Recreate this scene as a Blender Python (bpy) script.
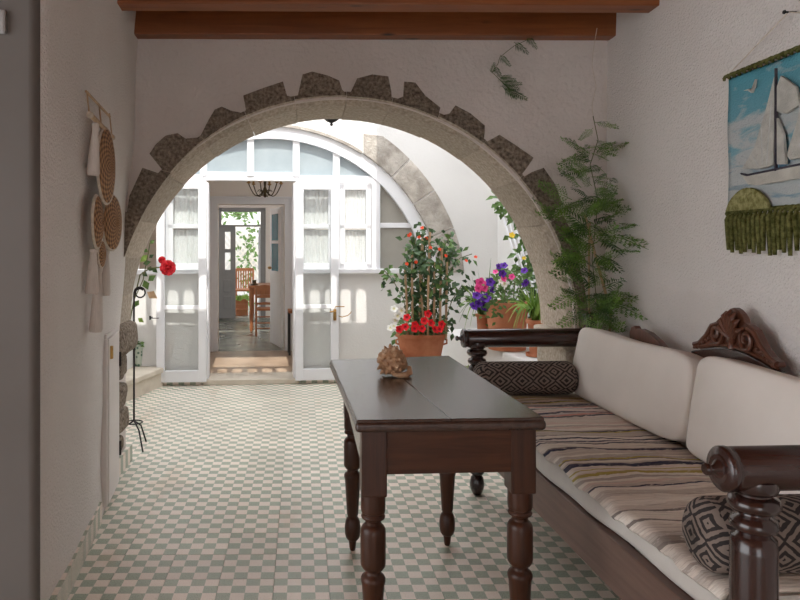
import bpy, bmesh, math, random
from mathutils import Vector, Matrix
R_ = math.radians
PI = math.pi
random.seed(11)
for o in list(bpy.data.objects): bpy.data.objects.remove(o)
COL = bpy.context.scene.collection
SC = bpy.context.scene

# ------------------------------------------------------------------ camera
CAM_H, FPX, PX, PY = 1.235, 680.0, 310.0, 244.0      # eye height, focal length and principal point in 800x600 px
TH = R_(0.67)
cd = bpy.data.cameras.new('camera'); cam = bpy.data.objects.new('camera', cd); COL.objects.link(cam)
cam.location = (0, 0, CAM_H); cam.rotation_euler = (PI/2, 0, -TH)
cd.sensor_width = 36; cd.lens = FPX/800*36
cd.shift_x = (400-PX)/800; cd.shift_y = -(300-PY)/800
cd.clip_start = 0.02; cd.clip_end = 200
SC.camera = cam

# ------------------------------------------------------------------ world, sun, exposure
w = bpy.data.worlds.new('sky'); SC.world = w; w.use_nodes = True
w.node_tree.nodes['Background'].inputs[0].default_value = (0.94, 0.965, 1.0, 1)
w.node_tree.nodes['Background'].inputs[1].default_value = 2.05
sd = bpy.data.lights.new('sun', 'SUN'); sun = bpy.data.objects.new('sun', sd); COL.objects.link(sun)
SUN_TAN = 1.54
SUN_SLOPE = -0.09                                   # sideways drift per metre of travel (camera axes)
_sx = SUN_SLOPE*math.cos(TH)+math.sin(TH); _sy = -SUN_SLOPE*math.sin(TH)+math.cos(TH)
_h = math.hypot(_sx, _sy)
SUNV = Vector((_sx/_h, _sy/_h, -SUN_TAN)).normalized()
sun.rotation_euler = SUNV.to_track_quat('-Z', 'Y').to_euler()
sun.location = (0, 0, 9)
sd.energy = 2.1; sd.color = (1.0, 0.95, 0.87); sd.angle = R_(0.25)
vs = SC.view_settings
vs.view_transform = 'Standard'; vs.look = 'None'; vs.gamma = 1.0; vs.use_curve_mapping = False
vs.exposure = 1.1
SC.cycles.max_bounces = 16; SC.cycles.diffuse_bounces = 14; SC.cycles.glossy_bounces = 6; SC.cycles.transparent_max_bounces = 16

# ------------------------------------------------------------------ coordinate helpers
def C(X, D, z=0.0):
    return Vector((X*math.cos(TH)+D*math.sin(TH), -X*math.sin(TH)+D*math.cos(TH), z))
def W(x, y, D):                                      # pixel direction at a known depth
    return C((x-PX)/FPX*D, D, CAM_H+(PY-y)/FPX*D)
def G(x, y, z=0.0):                                  # pixel direction on a horizontal surface
    return W(x, y, FPX*(CAM_H-z)/(y-PY))

# ------------------------------------------------------------------ materials
def _new(name):
    m = bpy.data.materials.new(name); m.use_nodes = True
    nt = m.node_tree; return m, nt, nt.nodes['Principled BSDF']
def N(nt, t, **kw):
    n = nt.nodes.new(t)
    for k, v in kw.items():
        if k.startswith('i_'):
            key = k[2:]
            key = int(key) if key.isdigit() else key
            n.inputs[key].default_value = v
        else: setattr(n, k, v)
    return n
def L(nt, a, b): nt.links.new(a, b)
def math_n(nt, op, a, b=None):
    n = nt.nodes.new('ShaderNodeMath'); n.operation = op
    for i, v in enumerate((a, b)):
        if v is None: continue
        if isinstance(v, (int, float)): n.inputs[i].default_value = v
        else: L(nt, v, n.inputs[i])
    return n.outputs[0]
def mix(nt, fac, c1, c2, blend='MIX'):
    n = nt.nodes.new('ShaderNodeMix'); n.data_type = 'RGBA'; n.blend_type = blend
    for sock, v in ((n.inputs[0], fac), (n.inputs[6], c1), (n.inputs[7], c2)):
        if hasattr(v, 'links') or hasattr(v, 'is_linked'): L(nt, v, sock)
        elif isinstance(v, (int, float)): sock.default_value = v
        else: sock.default_value = (*v, 1)
    return n.outputs[2]
def ramp(nt, fac, stops, const=False):
    n = nt.nodes.new('ShaderNodeValToRGB'); e = n.color_ramp.elements
    if const: n.color_ramp.interpolation = 'CONSTANT'
    while len(e) < len(stops): e.new(0.5)
    for el, (p, c) in zip(e, stops):
        el.position = p; el.color = (*c, 1) if len(c) == 3 else c
    L(nt, fac, n.inputs[0]); return n.outputs[0]
def coords(nt, kind='Object', scale=(1, 1, 1), loc=(0, 0, 0), rot=(0, 0, 0)):
    if kind == 'World':
        g = nt.nodes.new('ShaderNodeNewGeometry'); s = g.outputs['Position']
    else:
        t = nt.nodes.new('ShaderNodeTexCoord'); s = t.outputs[kind]
    mp = N(nt, 'ShaderNodeMapping'); mp.inputs['Scale'].default_value = scale
    mp.inputs['Location'].default_value = loc; mp.inputs['Rotation'].default_value = rot
    L(nt, s, mp.inputs[0]); return mp.outputs[0]
def noise(nt, vec, scale, detail=4, rough=0.55, dist=0.0):
    n = N(nt, 'ShaderNodeTexNoise'); n.inputs['Scale'].default_value = scale
    n.inputs['Detail'].default_value = detail; n.inputs['Roughness'].default_value = rough
    n.inputs['Distortion'].default_value = dist
    L(nt, vec, n.inputs['Vector']); return n.outputs['Fac']
def bump(nt, b, h, strength=0.3, dist=0.01):
    n = N(nt, 'ShaderNodeBump'); n.inputs['Strength'].default_value = strength
    n.inputs['Distance'].default_value = dist
    L(nt, h, n.inputs['Height']); L(nt, n.outputs[0], b.inputs['Normal'])
def nmat(name, c1, c2=None, scale=6.0, rough=0.6, bs=0.0, bscale=60.0, bdist=0.004, kind='Object',
         stretch=(1, 1, 1), metallic=0.0, spec=0.5, detail=5, lo=0.35, hi=0.65, rand=0.0, dist=0.0):
    m, nt, b = _new(name)
    b.inputs['Roughness'].default_value = rough; b.inputs['Metallic'].default_value = metallic
    b.inputs['Specular IOR Level'].default_value = spec
    v = coords(nt, kind, stretch)
    if c2 is None: c2 = c1
    f = noise(nt, v, scale, detail, dist=dist)
    col = ramp(nt, f, [(lo, c1), (hi, c2)])
    if rand:
        oi = nt.nodes.new('ShaderNodeObjectInfo')
        k = math_n(nt, 'ADD', math_n(nt, 'MULTIPLY', oi.outputs['Random'], rand), 1-rand/2)
        hs = nt.nodes.new('ShaderNodeHueSaturation'); L(nt, k, hs.inputs['Value']); L(nt, col, hs.inputs['Color'])
        col = hs.outputs[0]
    L(nt, col, b.inputs['Base Color'])
    if bs: bump(nt, b, noise(nt, v, bscale, 4), bs, bdist)
    m.diffuse_color = (*c1, 1)
    return m
M = {}
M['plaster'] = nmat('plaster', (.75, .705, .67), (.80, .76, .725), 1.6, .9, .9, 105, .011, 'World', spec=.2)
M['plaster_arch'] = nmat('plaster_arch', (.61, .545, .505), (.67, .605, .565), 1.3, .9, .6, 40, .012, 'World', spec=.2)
M['white_plaster'] = nmat('white_plaster', (.67, .66, .645), (.72, .71, .695), 1.5, .85, .35, 60, .006, 'World', spec=.25)
M['hall_plaster'] = nmat('hall_plaster', (.80, .74, .69), (.83, .78, .73), 1.2, .85, .15, 30, .004, 'World', spec=.2)
M['stone'] = nmat('stone', (.085, .062, .045), (.31, .255, .20), 60, .95, 1.0, 42, .018, 'World', spec=.15, rand=.28, detail=8, lo=.3, hi=.66)
M['stone_dressed_lit'] = nmat('stone_dressed_lit', (.30, .25, .195), (.54, .47, .39), 60, .95, .8, 45, .010, 'World', spec=.15, rand=.2, detail=8, lo=.28, hi=.68)  # cleaner dressed stone, with courtyard light on the soffit painted into the tone
M['stone_grey'] = nmat('stone_grey', (.30, .27, .235), (.55, .51, .46), 7, .95, .9, 40, .014, 'World', spec=.15, rand=.22, detail=8)
M['ledge_stone'] = nmat('ledge_stone', (.50, .44, .36), (.62, .56, .47), 5, .9, .4, 50, .006, 'World', spec=.2)
M['mortar'] = nmat('mortar', (.50, .43, .36), (.62, .55, .47), 10, .95, .6, 60, .006, 'World', spec=.15)
M['white_paint'] = nmat('white_paint', (.73, .735, .76), (.77, .775, .80), 3, .45, .1, 20, .002)
M['grey_paint'] = nmat('grey_paint', (.22, .215, .215), (.26, .255, .25), 3, .5)
M['metal_white'] = nmat('metal_white', (.66, .61, .58), (.72, .67, .64), 3, .5)
M['iron'] = nmat('iron', (.02, .02, .022), (.035, .033, .032), 20, .5, metallic=.6)
M['bronze'] = nmat('bronze', (.05, .035, .02), (.13, .085, .035), 25, .4, metallic=.7)
M['brass'] = nmat('brass', (.32, .18, .06), (.5, .3, .1), 25, .35, metallic=.9)
M['rust'] = nmat('rust', (.20, .08, .035), (.33, .16, .08), 40, .8)
def wood(name, c1, c2, axis, rough=.35, sc=3.0, knots=False, spec=.5, coat=0.0, kind='Object'):
    m, nt, b = _new(name)
    st = [14, 14, 14]; st[axis] = .9
    v = coords(nt, kind, tuple(st))
    f = noise(nt, v, sc, 7, .6, .6)
    col = ramp(nt, f, [(.28, c1), (.72, c2)])
    g = noise(nt, coords(nt, kind, (1, 1, 1)), 5, 4)
    col = mix(nt, math_n(nt, 'MULTIPLY', g, .55), col, tuple(x*.45 for x in c1))
    if knots:
        st2 = [9, 9, 9]; st2[axis] = 3.2
        vo = N(nt, 'ShaderNodeTexVoronoi'); vo.inputs['Scale'].default_value = 1.0
        L(nt, coords(nt, kind, tuple(st2)), vo.inputs['Vector'])
        k = ramp(nt, vo.outputs['Distance'], [(.06, (1, 1, 1)), (.16, (0, 0, 0))])
        col = mix(nt, k, col, (.025, .010, .005))
    L(nt, col, b.inputs['Base Color'])
    b.inputs['Roughness'].default_value = rough
    b.inputs['Specular IOR Level'].default_value = spec
    b.inputs['Coat Weight'].default_value = coat; b.inputs['Coat Roughness'].default_value = .12
    bump(nt, b, f, .25, .003)
    m.diffuse_color = (*c1, 1); return m
M['beam'] = wood('beam_pine', (.22, .060, .015), (.36, .115, .032), 0, .45, 2.2, True, kind='World')
M['ceiling_wood'] = wood('ceiling_pine', (.32, .10, .03), (.46, .17, .06), 1, .5, kind='World')
M['table_y'] = wood('table_wood_long', (.040, .021, .015), (.085, .043, .030), 1, .27, 3.0, coat=.2)
M['table_x'] = wood('table_wood_cross', (.040, .013, .006), (.105, .036, .014), 0, .42, 3.0, spec=.3)
M['table_z'] = wood('table_wood_upright', (.030, .010, .005), (.085, .028, .011), 2, .40, 3.0, spec=.35)
M['mahog_x'] = wood('mahogany_cross', (.026, .009, .007), (.062, .022, .016), 0, .27, 3, coat=.3)
M['mahog_y'] = wood('mahogany_long', (.12, .065, .048), (.21, .125, .095), 1, .42, 3)
M['mahog_z'] = wood('mahogany_upright', (.022, .008, .006), (.052, .018, .013), 2, .24, 3, coat=.4)
M['carved'] = wood('carved_mahogany', (.085, .027, .014), (.17, .06, .03), 2, .34, 3, coat=.2)
M['chair_wood'] = wood('chair_wood', (.32, .11, .04), (.45, .17, .065), 2, .45, 3)
M['bamboo'] = nmat('bamboo', (.40, .26, .15), (.55, .38, .23), 30, .7, stretch=(1, 1, .2))
M['terracotta'] = nmat('terracotta', (.44, .155, .075), (.60, .26, .15), 7, .85, .35, 60, .003, spec=.25)
M['soil'] = nmat('soil', (.03, .018, .01), (.07, .045, .03), 40, .95, .8, 80, .01)
M['leaf_dark'] = nmat('leaf_dark', (.022, .060, .018), (.06, .13, .035), 26, .5, kind='World', lo=.3, hi=.7)
M['leaf_mid'] = nmat('leaf_mid', (.055, .13, .025), (.13, .24, .05), 22, .5, kind='World', lo=.3, hi=.7)
M['leaf_light'] = nmat('leaf_light', (.15, .29, .04), (.28, .42, .08), 22, .5, kind='World', lo=.3, hi=.7)
M['fern'] = nmat('fern', (.026, .075, .012), (.20, .37, .05), 16, .55, kind='World', lo=.3, hi=.7)
M['stem'] = nmat('stem', (.09, .12, .04), (.16, .15, .06), 20, .7)
def petal(name, c, c2=None, throat=None, ns=3):
    m, nt, b = _new(name)
    v = coords(nt, 'Object'); le = nt.nodes.new('ShaderNodeVectorMath'); le.operation = 'LENGTH'; L(nt, v, le.inputs[0])
    f = noise(nt, v, ns, 3); col = ramp(nt, f, [(.35, c), (.65, c2 or c)])
    if throat: col = mix(nt, ramp(nt, le.outputs['Value'], [(.12, (1, 1, 1)), (.48, (0, 0, 0))]), col, throat)
    L(nt, col, b.inputs['Base Color']); b.inputs['Roughness'].default_value = .55; b.inputs['Specular IOR Level'].default_value = .25
    M[name] = m
petal('petal_red', (.70, .006, .014), (.88, .02, .03), (.16, .0, .01)); petal('petal_white', (.92, .92, .86), (.96, .96, .92), (.75, .70, .25))
petal('petal_purple', (.075, .014, .28), (.16, .035, .45), (.02, .004, .06)); petal('petal_pink', (.82, .05, .28), (.95, .13, .42), (.5, .02, .12))
petal('petal_orange', (.75, .06, .02), (.85, .10, .03)); petal('petal_yellow', (.8, .55, .05)); petal('petal_rose', (.42, .004, .012), (.95, .06, .08), ns=70)
M['linen'] = nmat('linen', (.75, .70, .645), (.80, .75, .695), 4, .95, .35, 220, .0015, spec=.1)
M['mattress'] = nmat('mattress_cloth', (.52, .485, .445), (.60, .565, .52), 6, .95, .3, 150, .002, spec=.1)
M['rope'] = nmat('rope', (.50, .42, .34), (.66, .57, .47), 60, .95)
M['tassel'] = nmat('tassel', (.62, .55, .50), (.70, .63, .57), 60, .95, .5, 160, .003, stretch=(4, 4, .3))
M['dark_cavity'] = nmat('dark_cavity', (.05, .04, .035), (.06, .05, .045), 5, .9)
def curtain_mat():
    m, nt, b = _new('lace')
    out = nt.nodes['Material Output']
    d = N(nt, 'ShaderNodeBsdfDiffuse'); t = N(nt, 'ShaderNodeBsdfTranslucent'); tr = N(nt, 'ShaderNodeBsdfTransparent')
    d.inputs[0].default_value = (.92, .92, .91, 1); t.inputs[0].default_value = (.8, .8, .79, 1)
    a = N(nt, 'ShaderNodeMixShader'); a.inputs[0].default_value = .15; L(nt, d.outputs[0], a.inputs[1]); L(nt, t.outputs[0], a.inputs[2])
    f = noise(nt, coords(nt, 'Object', (1, 1, 1)), 60, 3)
    r = ramp(nt, f, [(.40, (.08, .08, .08)), (.55, (.0, .0, .0))])
    c = N(nt, 'ShaderNodeMixShader'); L(nt, r, c.inputs[0]); L(nt, a.outputs[0], c.inputs[1]); L(nt, tr.outputs[0], c.inputs[2])
    L(nt, c.outputs[0], out.inputs[0]); return m
M['lace'] = curtain_mat()
def glass_mat(name, tint=(1, 1, 1), refl=.06, rough=.02):
    m, nt, b = _new(name); out = nt.nodes['Material Output']
    tr = N(nt, 'ShaderNodeBsdfTransparent'); tr.inputs[0].default_value = (*tint, 1)
    gl = N(nt, 'ShaderNodeBsdfGlossy'); gl.inputs['Roughness'].default_value = rough
    lw_ = N(nt, 'ShaderNodeLayerWeight')
    fac = math_n(nt, 'ADD', math_n(nt, 'MULTIPLY', math_n(nt, 'POWER', lw_.outputs['Facing'], 5.0), .7), .03)
    s = N(nt, 'ShaderNodeMixShader'); L(nt, fac, s.inputs[0]); L(nt, tr.outputs[0], s.inputs[1]); L(nt, gl.outputs[0], s.inputs[2])
    L(nt, s.outputs[0], out.inputs[0]); return m
M['glass'] = glass_mat('clear_glass', (.97, .98, .98))
M['glass_blue'] = nmat('blue_glass', (.03, .15, .21), (.05, .19, .26), 5, .2)
M['frosted'] = nmat('frosted_glass', (.30, .355, .385), (.36, .415, .44), 4, .35, .12, 90, .002)
M['shaded_blind'] = nmat('shaded_blind_glass', (.30, .285, .25), (.34, .325, .29), 4, .3, .1, 90, .002)  # opaque grey painted in for the blind and shaded room behind the glass
def tile_mat():
    m, nt, b = _new('cement_tile')
    v = coords(nt, 'Object', (20, 20, 20))
    sx = N(nt, 'ShaderNodeSeparateXYZ'); L(nt, v, sx.inputs[0])
    fx = math_n(nt, 'FLOOR', math_n(nt, 'ADD', sx.outputs[0], 0.0)); fy = math_n(nt, 'FLOOR', sx.outputs[1])
    par = math_n(nt, 'MODULO', math_n(nt, 'ABSOLUTE', math_n(nt, 'ADD', fx, fy)), 2.0)
    wv = coords(nt, 'World')
    sp = noise(nt, wv, 230, 2, .5)
    green = mix(nt, ramp(nt, sp, [(.40, (1, 1, 1)), (.50, (0, 0, 0))]), (.385, .43, .335), (.25, .285, .215))
    cream = mix(nt, ramp(nt, sp, [(.34, (1, 1, 1)), (.42, (0, 0, 0))]), (.80, .70, .615), (.66, .54, .45))
    col = mix(nt, par, cream, green)
    st = noise(nt, coords(nt, 'World', (1.6, .5, 1), rot=(0, 0, .35)), 2.6, 5, .6)
    col = mix(nt, math_n(nt, 'MULTIPLY', ramp(nt, st, [(.56, (0, 0, 0)), (.74, (1, 1, 1))]), .40), col, (.50, .33, .19))
    oi = nt.nodes.new('ShaderNodeObjectInfo')
    hs = nt.nodes.new('ShaderNodeHueSaturation'); L(nt, col, hs.inputs['Color'])
    L(nt, math_n(nt, 'ADD', math_n(nt, 'MULTIPLY', oi.outputs['Random'], .16), .92), hs.inputs['Value'])
    L(nt, hs.outputs[0], b.inputs['Base Color'])
    rr = noise(nt, wv, 7, 4)
    L(nt, math_n(nt, 'ADD', math_n(nt, 'MULTIPLY', rr, .22), .22), b.inputs['Roughness'])
    b.inputs['Specular IOR Level'].default_value = .6
    bump(nt, b, noise(nt, wv, 12, 2), .03, .003); return m
M['tile'] = tile_mat()
M['hall_floor'] = nmat('hall_stone_floor', (.29, .20, .135), (.48, .36, .26), 3.5, .35, .15, 20, .003, 'World', detail=8)
M['inner_floor'] = nmat('inner_tile_floor', (.17, .18, .155), (.27, .275, .235), 5, .25, .1, 20, .002, 'World')
def rug_mat():
    m, nt, b = _new('rag_rug')
    t = nt.nodes.new('ShaderNodeTexCoord')
    sx = N(nt, 'ShaderNodeSeparateXYZ'); L(nt, t.outputs['Object'], sx.inputs[0])
    dn = noise(nt, coords(nt, 'Object', (3, 1, 1)), 3.0, 3)
    dn2 = noise(nt, coords(nt, 'Object', (14, 3, 1)), 3.0, 2)
    y = math_n(nt, 'ADD', sx.outputs[1], math_n(nt, 'MULTIPLY', math_n(nt, 'SUBTRACT', dn, .5), .035))
    y = math_n(nt, 'ADD', y, math_n(nt, 'MULTIPLY', math_n(nt, 'SUBTRACT', dn2, .5), .010))
    base = [(.62, .54, .47), (.54, .47, .41), (.70, .62, .54), (.48, .42, .37), (.74, .67, .59), (.64, .50, .44), (.42, .37, .335)]
    rnd = random.Random(9); seq = []; p = 0.0
    while p < 2.0:
        if p < .62: c = rnd.choice(base[:5]) if rnd.random() < .78 else rnd.choice([(.30, .26, .23), (.22, .19, .17), (.40, .34, .30)]); d = rnd.uniform(.012, .04)
        else:
            q = rnd.random()
            if q < .18: c = (.045, .047, .080); d = rnd.uniform(.006, .013)
            elif q < .28: c = (.42, .34, .09); d = .006
            elif q < .40: c = (.56, .26, .23); d = rnd.uniform(.006, .013)
            elif q < .48: c = (.24, .20, .175); d = .008
            else: c = rnd.choice(base); d = rnd.uniform(.010, .030)
        seq.append((p/2.0, c)); p += d
    k = math_n(nt, 'DIVIDE', y, 2.0); col = None
    for c0 in range(0, len(seq), 30):
        chunk = seq[c0:c0+30]; cc = ramp(nt, k, ([(0.0, chunk[0][1])] if chunk[0][0] > 0 else [])+chunk, True)
        col = cc if col is None else mix(nt, math_n(nt, 'GREATER_THAN', k, chunk[0][0]), col, cc)
    fine = noise(nt, coords(nt, 'Object', (10, 190, 20)), 1.0, 4)
    col = mix(nt, ramp(nt, fine, [(.33, (.5, .5, .5)), (.52, (0, 0, 0))]), col, (.25, .21, .18))
    fleck = noise(nt, coords(nt, 'Object', (40, 120, 30)), 1.0, 2)
    col = mix(nt, ramp(nt, fleck, [(.60, (0, 0, 0)), (.70, (.8, .8, .8))]), col, (.66, .60, .53))
    L(nt, col, b.inputs['Base Color']); b.inputs['Roughness'].default_value = .98; b.inputs['Specular IOR Level'].default_value = .05
    bump(nt, b, noise(nt, coords(nt, 'Object', (22, 110, 40)), 1.0, 4), .8, .006); return m
M['rug'] = rug_mat()
def bolster_mat():
    m, nt, b = _new('diamond_weave')
    t = nt.nodes.new('ShaderNodeTexCoord'); sx = N(nt, 'ShaderNodeSeparateXYZ')
    dv = nt.nodes.new('ShaderNodeVectorMath'); dv.operation = 'ADD'
    n2 = N(nt, 'ShaderNodeTexNoise'); n2.inputs['Scale'].default_value = 60; L(nt, t.outputs['UV'], n2.inputs['Vector'])
    sc = nt.nodes.new('ShaderNodeVectorMath'); sc.operation = 'SCALE'; sc.inputs['Scale'].default_value = .008
    L(nt, n2.outputs['Color'], sc.inputs[0]); L(nt, t.outputs['UV'], dv.inputs[0]); L(nt, sc.outputs[0], dv.inputs[1])
    L(nt, dv.outputs[0], sx.inputs[0])
    pu = math_n(nt, 'PINGPONG', sx.outputs[0], .052); pv = math_n(nt, 'PINGPONG', sx.outputs[1], .042)
    d = math_n(nt, 'ADD', pu, math_n(nt, 'MULTIPLY', pv, 1.2))
    ring = math_n(nt, 'SINE', math_n(nt, 'MULTIPLY', d, 2*PI/.0245))
    brk = noise(nt, coords(nt, 'UV', (1, 1, 1)), 45, 2)
    f = ramp(nt, math_n(nt, 'ADD', math_n(nt, 'MULTIPLY', ring, .5), math_n(nt, 'MULTIPLY', brk, .9)), [(.42, (0, 0, 0)), (.50, (1, 1, 1))])
    col = mix(nt, f, (.225, .178, .152), (.040, .034, .033))
    L(nt, col, b.inputs['Base Color']); b.inputs['Roughness'].default_value = .95; b.inputs['Specular IOR Level'].default_value = .1
    bump(nt, b, noise(nt, coords(nt, 'UV'), 300, 2), .4, .002); return m
M['bolster'] = bolster_mat()
def wicker_mat():
    m, nt, b = _new('wicker')
    t = nt.nodes.new('ShaderNodeTexCoord'); sx = N(nt, 'ShaderNodeSeparateXYZ'); L(nt, t.outputs['Object'], sx.inputs[0])
    ang = math_n(nt, 'ARCTAN2', sx.outputs[2], sx.outputs[0])
    rr = math_n(nt, 'SQRT', math_n(nt, 'ADD', math_n(nt, 'POWER', sx.outputs[0], 2.0), math_n(nt, 'POWER', sx.outputs[2], 2.0)))
    spoke = math_n(nt, 'SINE', math_n(nt, 'MULTIPLY', ang, 16.0)); rings = math_n(nt, 'SINE', math_n(nt, 'MULTIPLY', rr, 300.0))
    f = math_n(nt, 'ADD', math_n(nt, 'MULTIPLY', math_n(nt, 'MULTIPLY', spoke, rings), .5), .5)
    col = mix(nt, f, (.10, .042, .016), (.50, .27, .12))
    L(nt, col, b.inputs['Base Color']); b.inputs['Roughness'].default_value = .8
    bump(nt, b, f, .8, .006); return m
M['wicker'] = wicker_mat()
def weave(name, c1, c2, scale=8): M[name] = nmat(name, c1, c2, scale, .98, .9, 190, .005, spec=.05, detail=6)
def tap_mat():
    m, nt, b = _new('wool_picture')
    t = nt.nodes.new('ShaderNodeTexCoord'); sx = N(nt, 'ShaderNodeSeparateXYZ'); L(nt, t.outputs['Object'], sx.inputs[0])
    z = math_n(nt, 'DIVIDE', math_n(nt, 'SUBTRACT', sx.outputs[2], 1.352), .48)
    cl = noise(nt, coords(nt, 'Object', (7, 7, 22)), 1.0, 4, .55, .6)
    band = ramp(nt, z, [(.0, (.55, .55, .55)), (.30, (.55, .55, .55)), (.33, (.30, .30, .30)), (.62, (.52, .52, .52)), (.80, (.18, .18, .18)), (1.0, (.0, .0, .0))])
    f = ramp(nt, math_n(nt, 'ADD', math_n(nt, 'MULTIPLY', band, .62), math_n(nt, 'MULTIPLY', cl, .95)), [(.62, (0, 0, 0)), (.78, (1, 1, 1))])
    blue = ramp(nt, z, [(.0, (.13, .27, .36)), (.30, (.12, .25, .36)), (.34, (.22, .40, .47)), (1.0, (.10, .33, .40))])
    col = mix(nt, f, blue, (.50, .52, .51))
    st = noise(nt, coords(nt, 'Object', (160, 160, 160)), 1.0, 3)
    col = mix(nt, math_n(nt, 'MULTIPLY', st, .5), col, mix(nt, .5, col, (.07, .13, .17)))
    L(nt, col, b.inputs['Base Color']); b.inputs['Roughness'].default_value = .98; b.inputs['Specular IOR Level'].default_value = .05
    bump(nt, b, st, .9, .005); M['wool_sky'] = m
tap_mat()
weave('wool_cloud', (.46, .47, .45), (.56, .56, .53), 30)
weave('wool_sea', (.09, .26, .36), (.30, .42, .48), 14); weave('wool_sail', (.42, .41, .37), (.56, .55, .50), 20)
weave('wool_hull', (.46, .44, .39), (.56, .54, .48), 20); weave('wool_dark', (.05, .045, .06), (.09, .08, .09), 20)
weave('wool_island', (.16, .15, .05), (.36, .34, .16), 60); weave('wool_olive', (.05, .052, .012), (.17, .165, .06), 60)
def shell_mat():
    m, nt, b = _new('shell')
    v = coords(nt, 'Object')
    f = noise(nt, v, 22, 6, .6, .8)
    col = ramp(nt, f, [(.3, (.20, .085, .035)), (.5, (.45, .25, .13)), (.7, (.66, .47, .31))])
    L(nt, col, b.inputs['Base Color']); b.inputs['Roughness'].default_value = .5
    bump(nt, b, noise(nt, v, 90, 4), .5, .003); return m
M['shell'] = shell_mat()
def mosaic_mat():
    m, nt, b = _new('painted_pot')
    vo = N(nt, 'ShaderNodeTexVoronoi'); vo.inputs['Scale'].default_value = 32; L(nt, coords(nt), vo.inputs['Vector'])
    col = ramp(nt, vo.outputs['Distance'], [(.25, (.05, .14, .09)), (.5, (.50, .56, .48))])
    L(nt, col, b.inputs['Base Color']); b.inputs['Roughness'].default_value = .3; return m
M['painted'] = mosaic_mat()
def border_mat():
    m, nt, b = _new('border_tile')
    vo = N(nt, 'ShaderNodeTexVoronoi'); vo.inputs['Scale'].default_value = 14; L(nt, coords(nt, 'World'), vo.inputs['Vector'])
    col = ramp(nt, vo.outputs['Distance'], [(.25, (.30, .29, .23)), (.42, (.07, .085, .07))])
    L(nt, col, b.inputs['Base Color']); b.inputs['Roughness'].default_value = .4; return m
M['border'] = border_mat()

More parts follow.
